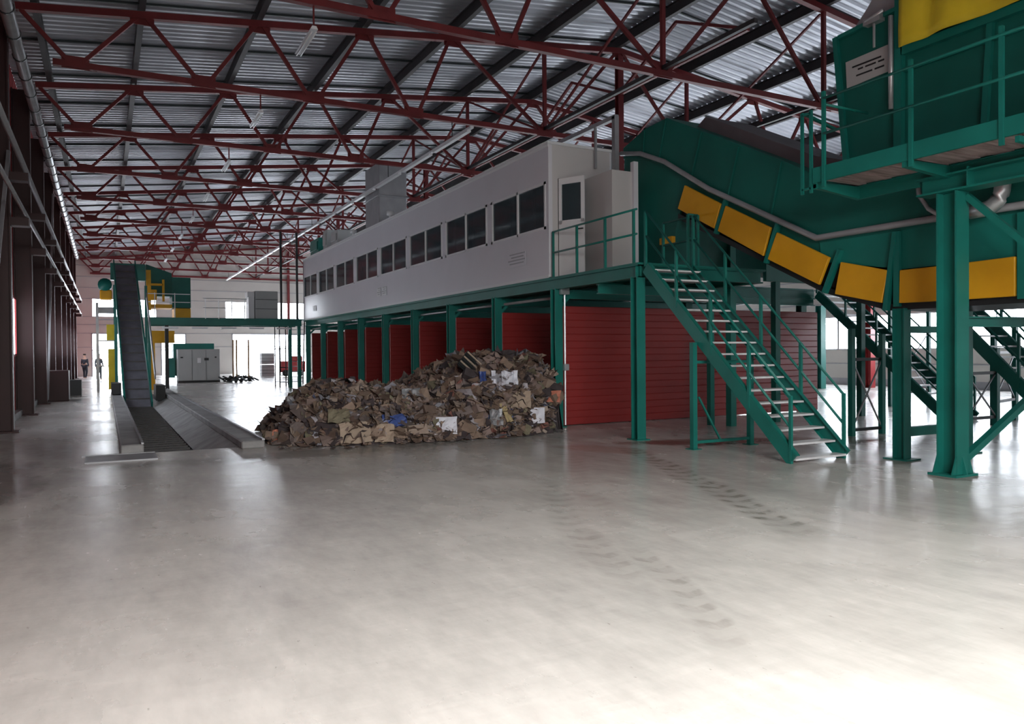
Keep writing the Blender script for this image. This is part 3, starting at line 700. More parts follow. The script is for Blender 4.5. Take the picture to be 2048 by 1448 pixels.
t = thing('stair_trestle', (9.6, 10.15, 0), 'thin green support trestle under the middle of the stair to the landing', 'trestle')
for (x, y, h) in ((8.94, 10.2, 1.84), (10.26, 10.2, 1.84)):
    b = MB(); b.bar((x, y, 0), (x, y, h), .09, .09); b.box(x - .1, y - .1, 0, x + .1, y + .1, .012); b.build('leg', 'green', t)
b = MB(); b.bar((8.94, 10.2, .12), (10.26, 10.2, .12), .05, .05); b.bar((8.94, 10.2, 1.5), (10.26, 10.2, 1.5), .05, .05); b.build('tie', 'green', t)
b = MB(); b.bar((9.05, 10.2, .9), (9.55, 10.2, .12), .03, .03, (0, 1, 0)); b.build('strut', 'green', t)
b = MB(); b.bar((12.2, 13.34, 0), (12.2, 13.34, 3.1), .12, .12); tag(b.build('deck_prop', 'green'), 'thin green prop under the landing deck behind the stair', 'post')
s2 = stair('staircase', 17.4, 18.55, 14.8, 3.3, 11.1, 0.0, 18, 'dark green stair standing past the end of the red bays', True)
s3 = stair('staircase', 15.0, 16.1, 11.0, 3.95, 7.25, 0.0, 19, 'green stair seen past the thick column, beyond the conveyor legs', True)
# posts and frames of trestles between
def trestle(pts, label, hz=(.25, 1.9)):
    t = thing('pipe_trestle', (pts[0][0], pts[0][1], 0), label, 'trestle', 'thin steel trestles under the stairs')
    for (x, y, h) in pts:
        b = MB(); b.bar((x, y, 0), (x, y, h), .1, .1); b.build('leg', 'green', t)
    for z in hz:
        b = MB(); b.bar((pts[0][0], pts[0][1], z), (pts[1][0], pts[1][1], z), .05, .06); b.build('tie', 'dark', t)
    b = MB(); b.bar((pts[0][0], pts[0][1], hz[0]), (pts[1][0], pts[1][1], hz[1]), .025, .025); b.build('rod', 'galvd', t)
    b = MB(); b.bar((pts[1][0], pts[1][1], hz[0]), (pts[0][0], pts[0][1], hz[1]), .025, .025); b.build('rod', 'galvd', t)
trestle([(12.9, 10.15, 2.1), (13.8, 10.15, 2.0)], 'thin two-legged trestle with crossed rods beyond the stair foot', (.12, 1.5))
trestle([(17.35, 10.0, 2.2), (18.9, 10.4, 2.2)], 'thin two-legged trestle beyond the thick column', (.5, 1.6))
trestle([(15.05, 9.2, 1.7), (16.05, 9.2, 1.7)], 'trestle with crossed rods under the stair past the thick column', (.3, 1.2))
trestle([(20.5, 14.8, 2.9), (22.3, 14.8, 2.9)], 'tall trestle with crossed rods near the windowed side wall', (.4, 2.2))
for i, (x, y) in enumerate(((27.5, 23.2), (29.8, 22.5))):
    b = MB(); b.ibeam((x, y, 0), (x, y, 9.2 if i else 3.6), .3, .3, (0, 1, 0), .03)
    tag(b.build('steel_column', 'redwall' if i else 'green'), ('bright red' if i else 'dark green') + ' column standing near the windowed side wall', 'column')
# raised green beams deep right
b = MB(); b.box(13.6, 13.0, 3.5, 17.2, 14.0, 4.2); b.box(13.6, 13.0, 3.3, 17.2, 13.1, 3.5); b.bar((14, 13.1, 0), (14, 13.1, 3.3), .15, .15); b.bar((17.0, 13.1, 0), (17.0, 13.1, 3.3), .15, .15)
tag(b.build('cross_conveyor', 'green2'), 'green level conveyor trough crossing behind the yellow guard panels', 'conveyor')

# ------------------------------------------------------------------ trench conveyor and kerbs
t = thing('trench_kerb', (.5, 20, 0), 'raised concrete kerb along the wall side of the floor trench', 'kerb')
b = MB(); b.box(.22, 14.7, 0, .58, 36.6, .16); b.build('kerb_block', 'concrete', t, bevel=.02)
b = MB(); b.box(.54, 14.7, .16, .58, 36.6, .19); b.build('steel_edge', 'galvd', t)
t = thing('trench_kerb', (2.4, 20, 0), 'raised concrete kerb along the waste pile side of the floor trench', 'kerb')
b = MB(); b.box(2.15, 14.4, 0, 2.55, 38.5, .14); b.build('kerb_block', 'concrete', t, bevel=.02)
b = MB(); b.box(2.5, 14.4, .14, 2.55, 38.5, .17); b.build('steel_edge', 'galvd', t)
b = MB(); b.box(-.3, 13.75, 0.0, .75, 14.6, .022); b.box(-.36, 14.6, .0, .75, 14.66, .03)
tag(b.build('floor_plate', 'galvd'), 'shiny steel plate lying on the floor at the trench mouth', 'plate')

fc = thing('trench_conveyor', (1.1, 31, 0), 'tall slatted belt conveyor rising steeply out of the floor trench', 'conveyor')
b = MB(); b.box(.62, 14.8, -.36, 1.56, 32.2, -.3); b.build('lower_belt', 'belt', fc)
yy = 14.9; k = 0
while yy < 32.2:
    b = MB(); b.box(.64, yy, -.3, 1.54, yy + .12, -.22); o = b.build('slat', 'slat', fc); yy += .45; k += 1
def cxx(y): return -.2 * (y - 31.8) / 9.3
def cz(y): return -.28 + (y - 31.8) * (6.25 / 9.3)
b = MB(); b.bar((1.1, 31.8, cz(31.8)), (1.1 + cxx(41.1), 41.1, cz(41.1)), .84, .08); b.build('belt', 'belt', fc)
yy = 32.2
while yy < 41.0:
    b = MB(); b.bar((.69 + cxx(yy), yy, cz(yy) + .06), (1.5 + cxx(yy), yy, cz(yy) + .06), .03, .05); b.build('cleat', 'slat', fc); yy += .52
for x, m_ in ((.65, 'green'), (1.56, 'green')):
    b = MB(); b.bar((x, 31.9, cz(31.9)), (x + cxx(41.3), 41.3, cz(41.3)), .05, .38); b.build('side_frame', m_, fc)
b = MB(); b.box(.3, 41.2, 5.3, 1.8, 41.7, 6.1); b.build('head_box', 'green', fc)
b = MB(); b.bar((1.72, 32.6, .9), (1.72, 38.6, 4.4), .05, .3); b.build('side_cover', 'galv', fc)
for x in (.45, 1.75):
    for y in (37.4, 39.8):
        b = MB(); b.bar((x, y, 0), (x, y, cz(y) - .15), .12, .12); b.build('leg', 'green', fc)
b = MB(); b.box(.22, 33.4, .193, .56, 35.0, .62); b.build('foot_box', 'dark', fc)
b = MB(); b.box(1.78, 33.4, -.1, 2.12, 35.0, .5); b.build('foot_box', 'dark', fc)
b = MB(); b.tube([(.06, 41.0, 5.05), (.06, 41.9, 5.05)], .3, 14); b.build('drive_motor', 'green', fc, True)
b = MB(); b.box(-.16, 41.0, 4.35, .36, 41.7, 4.8); b.build('motor_guard', 'yellow', fc, bevel=.05)
b = MB(); b.box(.15, 39.5, 0.15, .5, 40.2, 2.0); b.box(.1, 39.3, 2.4, .5, 40.3, 3.1); b.build('guard_box', 'tarp', fc)
b = MB(); b.bar((-.28, 41.2, 0), (-.28, 41.2, 4.2), .12, .12); b.bar((-.28, 41.2, 3.4), (.5, 41.2, 3.4), .06, .06); b.bar((-.28, 41.2, 1.2), (.5, 41.2, 1.2), .05, .05); b.bar((-.28, 41.2, 2.4), (.5, 41.2, 2.4), .05, .05); b.box(-.3, 41.3, 3.7, .5, 41.5, 4.0); b.build('side_stand', 'galvd', fc)

# ------------------------------------------------------------------ sorting plant at the conveyor head
hb = thing('feed_hopper', (3, 41.5, 3.5), 'dark green hopper building with orange guards at the conveyor head', 'hopper')
b = MB(); b.prismy([(1.85, 6.15), (3.0, 5.75), (3.0, 4.6), (1.85, 4.6)], 41.6, 43); b.build('chute', 'green2', hb)
b = MB(); b.box(3.0, 41.5, 4.05, 3.85, 43.2, 5.55); b.build('body', 'green2', hb)
b = MB(); b.box(1.84, 41.4, 3.9, 2.05, 41.6, 5.85)
b.build('orange_frame', 'yellow', hb)
b = MB(); b.box(1.84, 41.35, 5.1, 2.6, 41.55, 5.2); b.box(2.55, 41.35, 4.3, 2.65, 41.55, 5.4); b.box(2.05, 41.35, 4.4, 2.3, 41.5, 4.9); b.build('orange_frame', 'yellow', hb)
b = MB(); b.box(3.1, 41.6, 3.42, 3.85, 43.2, 4.02); b.box(1.9, 41.6, 4.02, 3.0, 43, 4.2); b.build('apron', 'yellow', hb)
for x in (2.2, 3.1):
    b = MB(); b.bar((x, 41.3, 3.42), (x, 41.3, 4.75), .04, .04); b.build('rail_post', 'white', hb)
b = MB(); b.bar((1.9, 41.3, 4.7), (3.8, 41.3, 4.7), .03, .04); b.bar((1.9, 41.3, 4.3), (3.8, 41.3, 4.3), .03, .04); b.build('rail', 'white', hb)
b = MB(); b.box(2.0, 41.7, 2.3, 3.1, 42.6, 2.9); b.box(1.9, 41.7, 0, 2.2, 42, 2.3); b.build('lower_guard', 'yellow', hb)
# bridge
br = thing('bridge', (5, 39.7, 3.3), 'long green bridge walkway from the conveyor head to the end of the white cabin', 'bridge')
b = MB(); b.ibeam((1.88, 39.45, 3.26), (8.85, 39.45, 3.26), .14, .32, (0, 0, 1), .03); b.ibeam((1.88, 40.9, 3.26), (8.85, 40.9, 3.26), .14, .32, (0, 0, 1), .03); b.build('side_beam', 'green', br)
b = MB(); b.box(1.88, 39.4, 3.42, 12, 40.95, 3.46); b.build('deck_plate', 'green', br)
b = MB()
for i in range(5): b.box(2.4 + i * 1.3, 39.4, 2.94, 3.1 + i * 1.3, 39.55, 3.02)
b.build('lamp_strip', 'lamp', br)
for x in (2.6, 8.3, 8.75):
    b = MB(); b.bar((x, 39.6, 0), (x, 39.6, 3.1), .16, .16); b.build('post', 'green' if x > 3 else 'dark', br)
b = MB(); b.tube([(4.2, 39.4, 4.4), (6.2, 39.4, 4.4)], .02, 6); b.tube([(4.2, 39.4, 3.95), (6.2, 39.4, 3.95)], .02, 6)
for i in range(4): b.bar((4.3 + i * .6, 39.4, 3.42), (4.3 + i * .6, 39.4, 4.4), .04, .04)
b.build('handrail', 'galv', br)
t = thing('cage_mast', (8.4, 39.9, 3.46), 'tall thin dark frame of two masts standing on the bridge beside the cabin', 'frame')
for x in (7.95, 8.75):
    b = MB(); b.bar((x, 39.9, 3.463), (x, 39.9, 7.9), .1, .1); b.build('mast', 'dark', t)
b = MB(); b.bar((7.95, 39.9, 7.4), (8.75, 39.9, 7.4), .05, .05); b.bar((7.95, 39.9, 6.0), (8.75, 39.9, 6.0), .05, .05); b.build('tie', 'dark', t)
t = thing('control_cabinet', (7, 40.1, 3.46), 'tall grey control cabinet standing on the green bridge', 'cabinet')
b = MB(); b.box(6.65, 39.7, 3.463, 7.75, 40.6, 4.85); b.build('body', 'greycab', t, bevel=.02)
b = MB(); b.box(6.66, 39.67, 4.42, 7.74, 39.7, 4.44); b.box(6.66, 39.67, 3.95, 7.74, 39.7, 3.97); b.build('seam', 'dark', t)
b = MB(); b.box(6.35, 39.8, 3.463, 6.62, 40.5, 4.55); b.box(6.3, 39.75, 4.55, 6.62, 40.5, 4.8); b.build('side_box', 'white', t)
# big grey cabinet on the floor
t = thing('machine_cabinet', (5.1, 51, 0), 'wide grey steel cabinet standing on the floor under the bridge, green top behind', 'cabinet')
b = MB(); b.box(3.9, 50.4, .12, 6.3, 51.4, 2.04); b.build('body', 'greycab', t, bevel=.02)
b = MB(); b.box(3.9, 50.45, 0, 6.3, 51.4, .12); b.build('plinth', 'dark', t)
for x in (4.7, 5.5):
    b = MB(); b.box(x - .006, 50.385, .16, x + .006, 50.4, 2.0); b.build('door_seam', 'dark', t)
b = MB(); b.box(5.0, 50.37, 1.2, 5.2, 50.4, 1.5); b.build('label_plate', 'white', t)
b = MB(); b.box(5.4, 50.37, 1.35, 5.65, 50.4, 1.5); b.box(4.05, 50.37, 1.5, 4.2, 50.4, 1.58); b.box(6.0, 50.37, 1.5, 6.1, 50.4, 1.58); b.build('handle', 'dark', t)
b = MB(); b.box(3.75, 51.5, .4, 6.1, 53, 2.4); b.box(3.35, 51.2, .3, 3.8, 52.6, 1.5); b.build('green_housing', 'green', t)
# items at the end
t = thing('scrap_stack', (7, 49.6, 0), 'low dark heap of scrap metal with upright timber posts', 'scrap')
b = MB()
for i in range(34):
    x = R.uniform(6.45, 8.2); y = R.uniform(48.9, 50.1); s = R.uniform(.12, .4)
    b.bar((x, y, R.uniform(.03, .25)), (x + R.uniform(-.5, .5), y + R.uniform(-.3, .3), R.uniform(.05, .4)), s * .5, s * .35)
b.build('heap', 'dark', t)
for x in (6.95, 7.15, 7.85):
    b = MB(); b.bar((x, 49.5, .2), (x, 49.5, 2.6), .09, .09); b.build('upright', 'brown', t)
for i, (x, z0) in enumerate(((10.85, 0), (11.3, .9))):
    b = MB(); b.box(10.7, 61.3, z0 + .02 * i, 11.65, 62.2, z0 + .88)
    for q in range(3): b.box(10.68, 61.28, z0 + .2 + .25 * q, 11.67, 62.22, z0 + .22 + .25 * q, 1)
    tag(b.build('paper_bale', ['greycab', 'dark'], bevel=.03), 'grey pressed bale by the end doorway, ' + ('upper' if i else 'lower') + ' of a stack of two', 'bale')
t = thing('red_cart', (12.3, 60, 0), 'red handling truck standing near the end doorway', 'truck')
b = MB(); b.box(11.8, 59.4, .3, 13.6, 60.4, 1.15); b.box(12.5, 59.5, 1.15, 13.4, 60.3, 1.5); b.build('body', 'paint_red', t, bevel=.04)
for x in (12.1, 13.2):
    b = MB(); b.tube([(x, 59.3, .25), (x, 59.45, .25)], .25, 14); b.build('wheel', 'dark', t, True)
b = MB(); b.bar((11.75, 59.9, .1), (11.75, 59.9, 2.2), .06, .06); b.bar((11.75, 59.6, .1), (11.75, 59.6, 2.2), .06, .06); b.build('mast', 'dark', t)
t = thing('access_stair', (8.2, 41, 0), 'small dark scaffold stair rising to the bridge beside the bays', 'stairs')
b = MB(); b.bar((9.0, 43.5, 0), (8.6, 41.2, 3.4), .06, .16); b.bar((9.8, 43.5, 0), (9.4, 41.2, 3.4), .06, .16); b.build('stringer', 'dark', t)
for i in range(12):
    f = (i + .5) / 12; b = MB(); b.box(9.0 - .4 * f, 43.4 - 2.3 * f, 3.4 * f, 9.8 - .4 * f, 43.6 - 2.3 * f, 3.4 * f + .03); b.build('tread', 'galvd', t)
b = MB()
for x in (7.9, 8.45):
    for y in (40.2, 41.4): b.bar((x, y, 0), (x, y, 3.3), .05, .05)
for z in (.25, .6, 1.0, 2.0): b.bar((7.9, 40.2, z), (8.45, 40.2, z), .03, .03); b.bar((7.9, 41.4, z), (8.45, 41.4, z), .03, .03)
b.build('scaffold_frame', 'dark', t)

# ------------------------------------------------------------------ people far away
def person(x, y, face, label, cl, k):
    t = thing('person', (x, y, 0), label, 'person', 'people at the far end of the hall')
    J = [(0, 0, .98), (0, 0, 1.2), (0, .0, 1.42), (0, 0, 1.52), (0, -.01, 1.64), (0, -.01, 1.76),
         (-.1, 0, .92), (-.12, -.05 * k, .5), (-.12, .08 * k, .07), (-.12, -.08 + .08 * k, .04),
         (.1, 0, .92), (.12, -.12 * k, .5), (.12, -.1 * k, .07), (.12, -.24 * k, .04),
         (-.19, 0, 1.42), (-.25, .02, 1.15), (-.24, -.1, .92), (-.23, -.14, .82),
         (.19, 0, 1.42), (.25, -.02, 1.15), (.22, -.16, .98), (.2, -.24, .92)]
    E = [(0, 1), (1, 2), (2, 3), (3, 4), (4, 5), (0, 6), (6, 7), (7, 8), (8, 9), (0, 10), (10, 11), (11, 12), (12, 13), (2, 14), (14, 15), (15, 16), (16, 17), (2, 18), (18, 19), (19, 20), (20, 21)]
    rad = [.14, .13, .15, .06, .09, .085, .1, .07, .05, .045, .1, .07, .05, .045, .07, .05, .035, .03, .07, .05, .035, .03]
    def mk(name, keep, grow, mt):
        idx = sorted(keep); mp = {a: i for i, a in enumerate(idx)}
        me = bpy.data.meshes.new(name); me.from_pydata([J[i] for i in idx], [(mp[a], mp[b2]) for a, b2 in E if a in mp and b2 in mp], [])
        me.materials.append(M[mt]); o = bpy.data.objects.new(name, me); C.objects.link(o); o.parent = t
        md = o.modifiers.new('skin', 'SKIN')
        for i, a in enumerate(idx): me.skin_vertices[0].data[i].radius = (rad[a] * grow, rad[a] * grow)
        me.skin_vertices[0].data[0].use_root = True
        md2 = o.modifiers.new('sub', 'SUBSURF'); md2.levels = 1; md2.render_levels = 2
        return o
    mk('body', set(range(22)), 1, 'skin'); mk('jacket', {0, 1, 2, 14, 15, 16, 18, 19, 20}, 1.13, cl); mk('trousers', {0, 6, 7, 8, 10, 11, 12}, 1.16, cl)
    b = MB(); b.tube([(x, y + .02, 1.74), (x, y + .02, 1.79), (x, y + .02, 1.83)], .095, 10); h = b.build('hair', 'hair', t, True)
    t.rotation_euler.z = face
person(-1.3, 65.0, 2.6, 'person in dark overalls walking beside the red wall near the end doorway', 'cloth1', 1)
person(-.36, 60.3, .6, 'person in grey overalls standing beside the stand of the trench conveyor', 'cloth2', .3)

# ------------------------------------------------------------------ waste pile
outline = [(2.66, 14.9), (3.2, 14.15), (4.1, 13.85), (5.5, 13.6), (7, 13.55), (8.2, 13.75), (8.72, 14.3), (8.8, 22.5), (7, 22.5), (5.2, 22.5), (4.0, 20.5), (3.2, 18.0)]
def dist_in(x, y):
    inside = False; n = len(outline); best = 9e9
    for i in range(n):
        x1, y1 = outline[i]; x2, y2 = outline[(i + 1) % n]
        if (y1 > y) != (y2 > y) and x < (x2 - x1) * (y - y1) / (y2 - y1) + x1: inside = not inside
        dx, dy = x2 - x1, y2 - y1; t = max(0, min(1, ((x - x1) * dx + (y - y1) * dy) / (dx * dx + dy * dy)))
        best = min(best, math.hypot(x - x1 - t * dx, y - y1 - t * dy))
    return best if inside else -best
def crest(x):
    pts = [(2.6, .15), (3.0, .45), (3.3, .78), (3.9, .98), (4.5, 1.02), (4.95, .82), (5.4, .90), (5.8, .76), (6.15, .80), (6.45, 1.12), (6.9, 1.32), (7.3, 1.52), (7.9, 1.58), (8.4, 1.42), (8.8, 1.5)]
    for (a, ha), (b2, hb_) in zip(pts, pts[1:]):
        if x <= b2: return ha + (hb_ - ha) * max(0, (x - a) / (b2 - a))
    return pts[-1][1]
def ph(x, y):
    d = dist_in(x, y)
    if x > 8: d = max(d, min(1.2, (y - 13.7) * .8)) if dist_in(x, y) > 0 else d
    if d <= 0: return 0
    f = min(1, d / 1.25); f = math.sin(f * math.pi / 2) ** .8
    h = crest(x) * f * (1 if y < 17 else max(.15, 1 - (y - 17) * (.13 if x < 6 else .2)))
    h *= 1 + .10 * noise.noise(Vector((x * 1.1, y * 1.1, 0)))
    return max(0, h + .09 * noise.noise(Vector((x * 3, y * 3, 5))) * f)
PC = [mat('card_%d' % i, (c[0] * .8, c[1] * .78, c[2] * .82), .8, 0, .25, .25, 7) for i, c in enumerate([(.27, .20, .145), (.38, .29, .215), (.18, .13, .10), (.34, .265, .225), (.46, .38, .30), (.22, .185, .165), (.62, .60, .62), (.09, .075, .075), (.28, .26, .17), (.16, .19, .30), (.30, .14, .11), (.38, .39, .42)])]
W8 = [0] * 18 + [1] * 13 + [2] * 15 + [3] * 12 + [4] * 4 + [5] * 14 + [6] * 4 + [7] * 15 + [8] * 4 + [9] * 1 + [10] * 2 + [11] * 4
pb = MB(); s = .14; nx = int(6.2 / s); ny = int(11.8 / s); idx = {}
vs = []
for i in range(nx + 1):
    for j in range(ny + 1):
        x = 2.64 + i * s; y = 13.4 + j * s; h = ph(x, y)
        idx[i, j] = len(vs); vs.append((x + R.uniform(-.04, .04), y + R.uniform(-.04, .04), max(-.02, h - .06 + R.uniform(-.04, .03)) if h > 0 else -.02))
fs = [(idx[i, j], idx[i + 1, j], idx[i + 1, j + 1], idx[i, j + 1]) for i in range(nx) for j in range(ny) if max(vs[idx[i, j]][2], vs[idx[i + 1, j + 1]][2]) > -.01]
pb.add(vs, fs, 7)
def crumple(b, c, sx, sy, mi, nrm=None, amp=.3, flat=False):
    u = Vector((R.gauss(0, 1), R.gauss(0, 1), R.gauss(0, .5 if not flat else .1))).normalized()
    n0 = Vector((R.gauss(0, .6), R.gauss(-.35, .6), 1)).normalized() if nrm is None else nrm
    v = n0.cross(u).normalized(); u = v.cross(n0).normalized(); k = 3; P = []
    for i in range(k + 1):
        for j in range(k + 1):
            a = (i / k - .5) * sx * (1 + R.uniform(-.15, .15)); d = (j / k - .5) * sy * (1 + R.uniform(-.15, .15))
            P.append(Vector(c) + u * a + v * d + n0 * (R.uniform(-1, 1) * amp * min(sx, sy) * .5))
    for p in P: p.x = min(p.x, 8.86); p.z = max(p.z, .01)
    b.add(P, [(i * (k + 1) + j, (i + 1) * (k + 1) + j, (i + 1) * (k + 1) + j + 1, i * (k + 1) + j + 1) for i in range(k) for j in range(k)], mi)
def cbox(b, c, d, mi):
    m = Matrix.Rotation(R.uniform(0, 6.3), 3, 'Z') @ Matrix.Rotation(R.uniform(-.7, .7), 3, 'X') @ Matrix.Rotation(R.uniform(-.6, .6), 3, 'Y')
    P = [Vector(c) + m @ Vector((a * d[0] * R.uniform(.8, 1.1), e * d[1] * R.uniform(.8, 1.1), g * d[2] * R.uniform(.7, 1.1))) for a in (-.5, .5) for e in (-.5, .5) for g in (-.5, .5)]
    for p in P: p.x = min(p.x, 8.86); p.z = max(p.z, .01)
    b.add(P, [(0, 1, 3, 2), (4, 6, 7, 5), (0, 4, 5, 1), (2, 3, 7, 6), (0, 2, 6, 4), (1, 5, 7, 3)], mi)
cnt = 0
while cnt < 9500:
    x = R.uniform(2.72, 8.8); y = 13.5 + (R.random() ** 1.9) * 9.2
    h = ph(x, y)
    if h <= 0.02: continue
    cnt += 1; mi = R.choice(W8); sz = R.choice((.05, .07, .09, .12, .15, .19, .25)) * R.uniform(.8, 1.3)
    if R.random() < .14: cbox(pb, (x, y, h - .02), (sz * 1.2, sz, sz * .7), mi if mi not in (6, 9) else 0)
    else: crumple(pb, (x, y, h + R.uniform(-.05, .07)), sz * 1.3, sz, mi, amp=R.choice((.2, .5, .8)))
for i in range(90):
    x = R.uniform(2.7, 8.6); y = 13.2 + R.uniform(0, .8) + abs(x - 6) * .08
    crumple(pb, (x, y, .03), R.uniform(.05, .14), R.uniform(.04, .1), R.choice(W8), Vector((0, 0, 1)), .2)
o = pb.build('waste_pile', PC)
tag(o, 'long heap of brown cardboard and paper waste spilling out of the red bays', 'waste', None, 'stuff')
# single pieces lying on the pile
def piece(name, u_, c, w, h, tilt, rz, th, mt, label, cat, amp=.0):
    b = MB(); k = 5; P = []
    m = Matrix.Translation(Vector(c)) @ Matrix.Rotation(rz, 4, 'Z') @ Matrix.Rotation(tilt, 4, 'X')
    for s_ in (0, 1):
        for i in range(k + 1):
            for j in range(k + 1):
                jag = .04 * w * math.sin(i * 2.3 + j * 1.7 + u_)
                P.append(m @ Vector(((i / k - .5) * w + (jag if j in (0, k) else 0), (j / k - .5) * h + (jag if i in (0, k) else 0), s_ * th + amp * math.sin(i * 1.9 + u_) * math.cos(j * 1.3 + u_))))
    n1 = (k + 1) ** 2
    fs = []
    for i in range(k):
        for j in range(k):
            a = i * (k + 1) + j; q = (a, a + k + 1, a + k + 2, a + 1); fs.append(q[::-1]); fs.append(tuple(z + n1 for z in q))
    rim = [(i, 0) for i in range(k)] + [(k, j) for j in range(k)] + [(i, k) for i in range(k, 0, -1)] + [(0, j) for j in range(k, 0, -1)]
    R_ = [i * (k + 1) + j for i, j in rim]
    for a, b2 in zip(R_, R_[1:] + R_[:1]): fs.append((a, b2, b2 + n1, a + n1))
    b.add([tuple(p) for p in P], fs)
    return tag(b.build(name, mt), label, cat, None)
M['tan'] = mat('pale_cardboard', (.42, .335, .26), .8, 0, .25, .15, 5)
M['tan2'] = mat('yellowish_cardboard', (.45, .36, .2), .8, 0, .25, .15, 5)
M['blue'] = mat('blue_plastic', (.06, .10, .30), .4)
M['paper'] = mat('white_paper', (.72, .74, .82), .6)
M['orange'] = mat('salmon_card', (.55, .2, .13), .7)
def sit(x, y, z): return (x - .04, y - .09, z + .03)
piece('paper_sheet', 1, sit(5.86, 13.78, .26), .40, .36, 1.05, -.35, .01, 'paper', 'large white crumpled sheet at the foot of the waste pile, on its middle', 'paper', .02)
piece('paper_sheet', 2, sit(7.9, 13.81, .36), .30, .34, 1.15, -.55, .01, 'paper', 'smaller white sheet at the foot of the waste pile, close to the corner post', 'paper', .015)
piece('cardboard_sheet', 3, sit(4.12, 13.98, .2), .56, .44, .95, -.2, .012, 'tan', 'broad pale brown cardboard sheet at the foot of the pile', 'cardboard', .03)
piece('cardboard_sheet', 4, sit(4.65, 13.86, .18), .34, .36, 1.1, -.5, .012, 'tan', 'square pale cardboard flap standing at the foot of the pile beside the broad sheet', 'cardboard', .02)
piece('cardboard_sheet', 5, sit(4.72, 14.3, .48), .5, .2, .8, -.1, .012, 'tan2', 'yellowish cardboard strip above the blue plastic bag', 'cardboard', .03)
piece('cardboard_sheet', 6, sit(7.57, 13.92, .69), .42, .38, 1.0, -.4, .012, 'tan', 'pale brown cardboard flap halfway up the pile near the corner post', 'cardboard', .03)
piece('cardboard_sheet', 7, sit(8.43, 14.09, .72), .34, .26, 1.1, -.7, .012, 'orange', 'salmon coloured card leaning by the corner post', 'cardboard', .02)
piece('cardboard_sheet', 8, sit(2.95, 14.9, .12), .3, .3, .9, -.3, .012, 'orange', 'reddish brown card lying at the trench end of the pile', 'cardboard', .02)
piece('cardboard_sheet', 9, sit(7.16, 13.78, .45), .16, .42, 1.0, .3, .012, 'tan2', 'narrow yellow carton leaning on the pile slope', 'cardboard', .02)
piece('cardboard_sheet', 15, sit(3.25, 14.47, .21), .42, .42, 1.0, -.3, .012, PC[5], 'dull brown cardboard sheet standing low near the trench end of the pile', 'cardboard', .03)
piece('cardboard_sheet', 16, sit(3.9, 14.29, .5), .4, .3, .9, -.3, .012, PC[8], 'olive brown cardboard sheet above the broad pale sheet', 'cardboard', .03)
piece('plastic_bag', 10, sit(4.9, 14.05, .37), .46, .26, .95, -.2, .03, 'blue', 'crumpled blue plastic bag low on the pile', 'bag', .06)
piece('plastic_bag', 11, sit(6.91, 14.32, 1.08), .16, .40, 1.2, -.2, .03, 'blue', 'narrow blue bag high on the pile under the black slats', 'bag', .05)
piece('plastic_bag', 17, sit(7.13, 14.26, 1.1), .1, .40, 1.2, -.3, .02, 'paper', 'white strip of plastic beside the narrow blue bag', 'bag', .03)
piece('plastic_bag', 12, sit(7.44, 14.16, 1.12), .34, .3, 1.15, -.3, .04, 'paper', 'white bag high on the pile between its two peaks', 'bag', .07)
piece('plastic_bag', 13, sit(3.61, 16.3, .7), .5, .16, .8, -.2, .03, 'galvd', 'greyish plastic sheet on the low end of the pile', 'bag', .04)
piece('plastic_bag', 14, sit(5.4, 14.49, .81), .36, .3, 1.0, -.3, .05, 'galvd', 'grey plastic bag on the saddle of the pile', 'bag', .07)
piece('plastic_bag', 18, sit(6.9, 13.72, .36), .26, .34, 1.1, -.3, .04, 'galvd', 'pale grey bag beside the narrow yellow carton', 'bag', .06)
t = thing('slatted_crate', (6.8, 14.6, 1.42), 'black slatted crate panel lying tilted near the top of the pile', 'crate')
t.rotation_euler = (1.0, .75, -.3); t.scale = (.62, .62, .62)
for i in range(6):
    o0 = Vector(t.location); b = MB(); b.box(o0.x - .42, o0.y - .33 + i * .12, o0.z, o0.x + .42, o0.y - .28 + i * .12, o0.z + .03, 0); b.build('slat', 'tan' if i % 2 else 'dark', t)
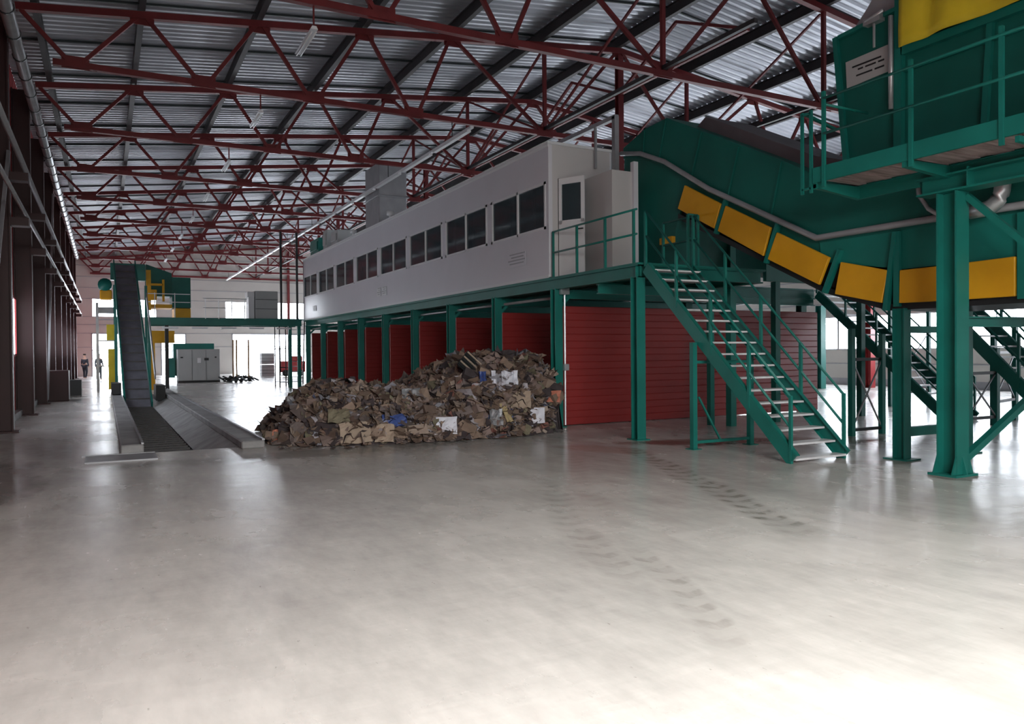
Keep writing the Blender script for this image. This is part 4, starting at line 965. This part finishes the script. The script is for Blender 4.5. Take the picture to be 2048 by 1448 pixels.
b = MB(); o0 = Vector(t.location); b.box(o0.x - .44, o0.y - .36, o0.z - .05, o0.x + .44, o0.y + .38, o0.z - .01); b.build('backing', 'dark', t)

# ------------------------------------------------------------------ light
W = bpy.data.worlds.new('sky'); bpy.context.scene.world = W; W.use_nodes = True
bg = W.node_tree.nodes['Background']; bg.inputs[0].default_value = (.80, .88, 1.0, 1); bg.inputs[1].default_value = WORLD
def area(name, loc, rot, sx, sy, power, col=(1, 1, 1)):
    l = bpy.data.lights.new(name, 'AREA'); l.shape = 'RECTANGLE'; l.size = sx; l.size_y = sy; l.energy = power; l.color = col
    o = bpy.data.objects.new(name, l); C.objects.link(o); o.location = loc; o.rotation_euler = rot; return o
# daylight through the open gate behind the photographer
gl = area('gate_daylight', ((GX0 + GX1) / 2, YN - .3, GZ - .6), (math.radians(38), 0, 0), GX1 - GX0, 3.4, GATE, (1.0, .98, .94)); gl.data.spread = math.radians(140)

# ------------------------------------------------------------------ camera
cam = bpy.data.cameras.new('camera'); co = bpy.data.objects.new('camera', cam); C.objects.link(co); bpy.context.scene.camera = co
f = 1535.8558
def cdir(u, v): return Vector((u - 1024, 724 - v, -f)).normalized()
Yc = cdir(209, 711); Xc = cdir(3919, 680); Xc = (Xc - Yc * Xc.dot(Yc)).normalized(); Zc = Xc.cross(Yc)
Rm = Matrix((Xc, Yc, Zc))          # rows: world axes in camera space
co.matrix_world = Matrix.Translation((0, 0, H)) @ Rm.to_4x4()
cam.sensor_width = 36; cam.sensor_fit = 'HORIZONTAL'; cam.lens = f / 2048 * 36; cam.clip_end = 500; cam.clip_start = .05
s_ = bpy.context.scene
s_.view_settings.view_transform = 'Standard'; s_.view_settings.look = 'None'; s_.view_settings.gamma = 1; s_.view_settings.use_curve_mapping = False
s_.view_settings.exposure = -0.45
s_.cycles.max_bounces = 6; s_.cycles.diffuse_bounces = 4; s_.cycles.glossy_bounces = 3; s_.cycles.use_adaptive_sampling = True; s_.cycles.adaptive_threshold = .07; s_.cycles.adaptive_min_samples = 16
s_.cycles.use_denoising = True
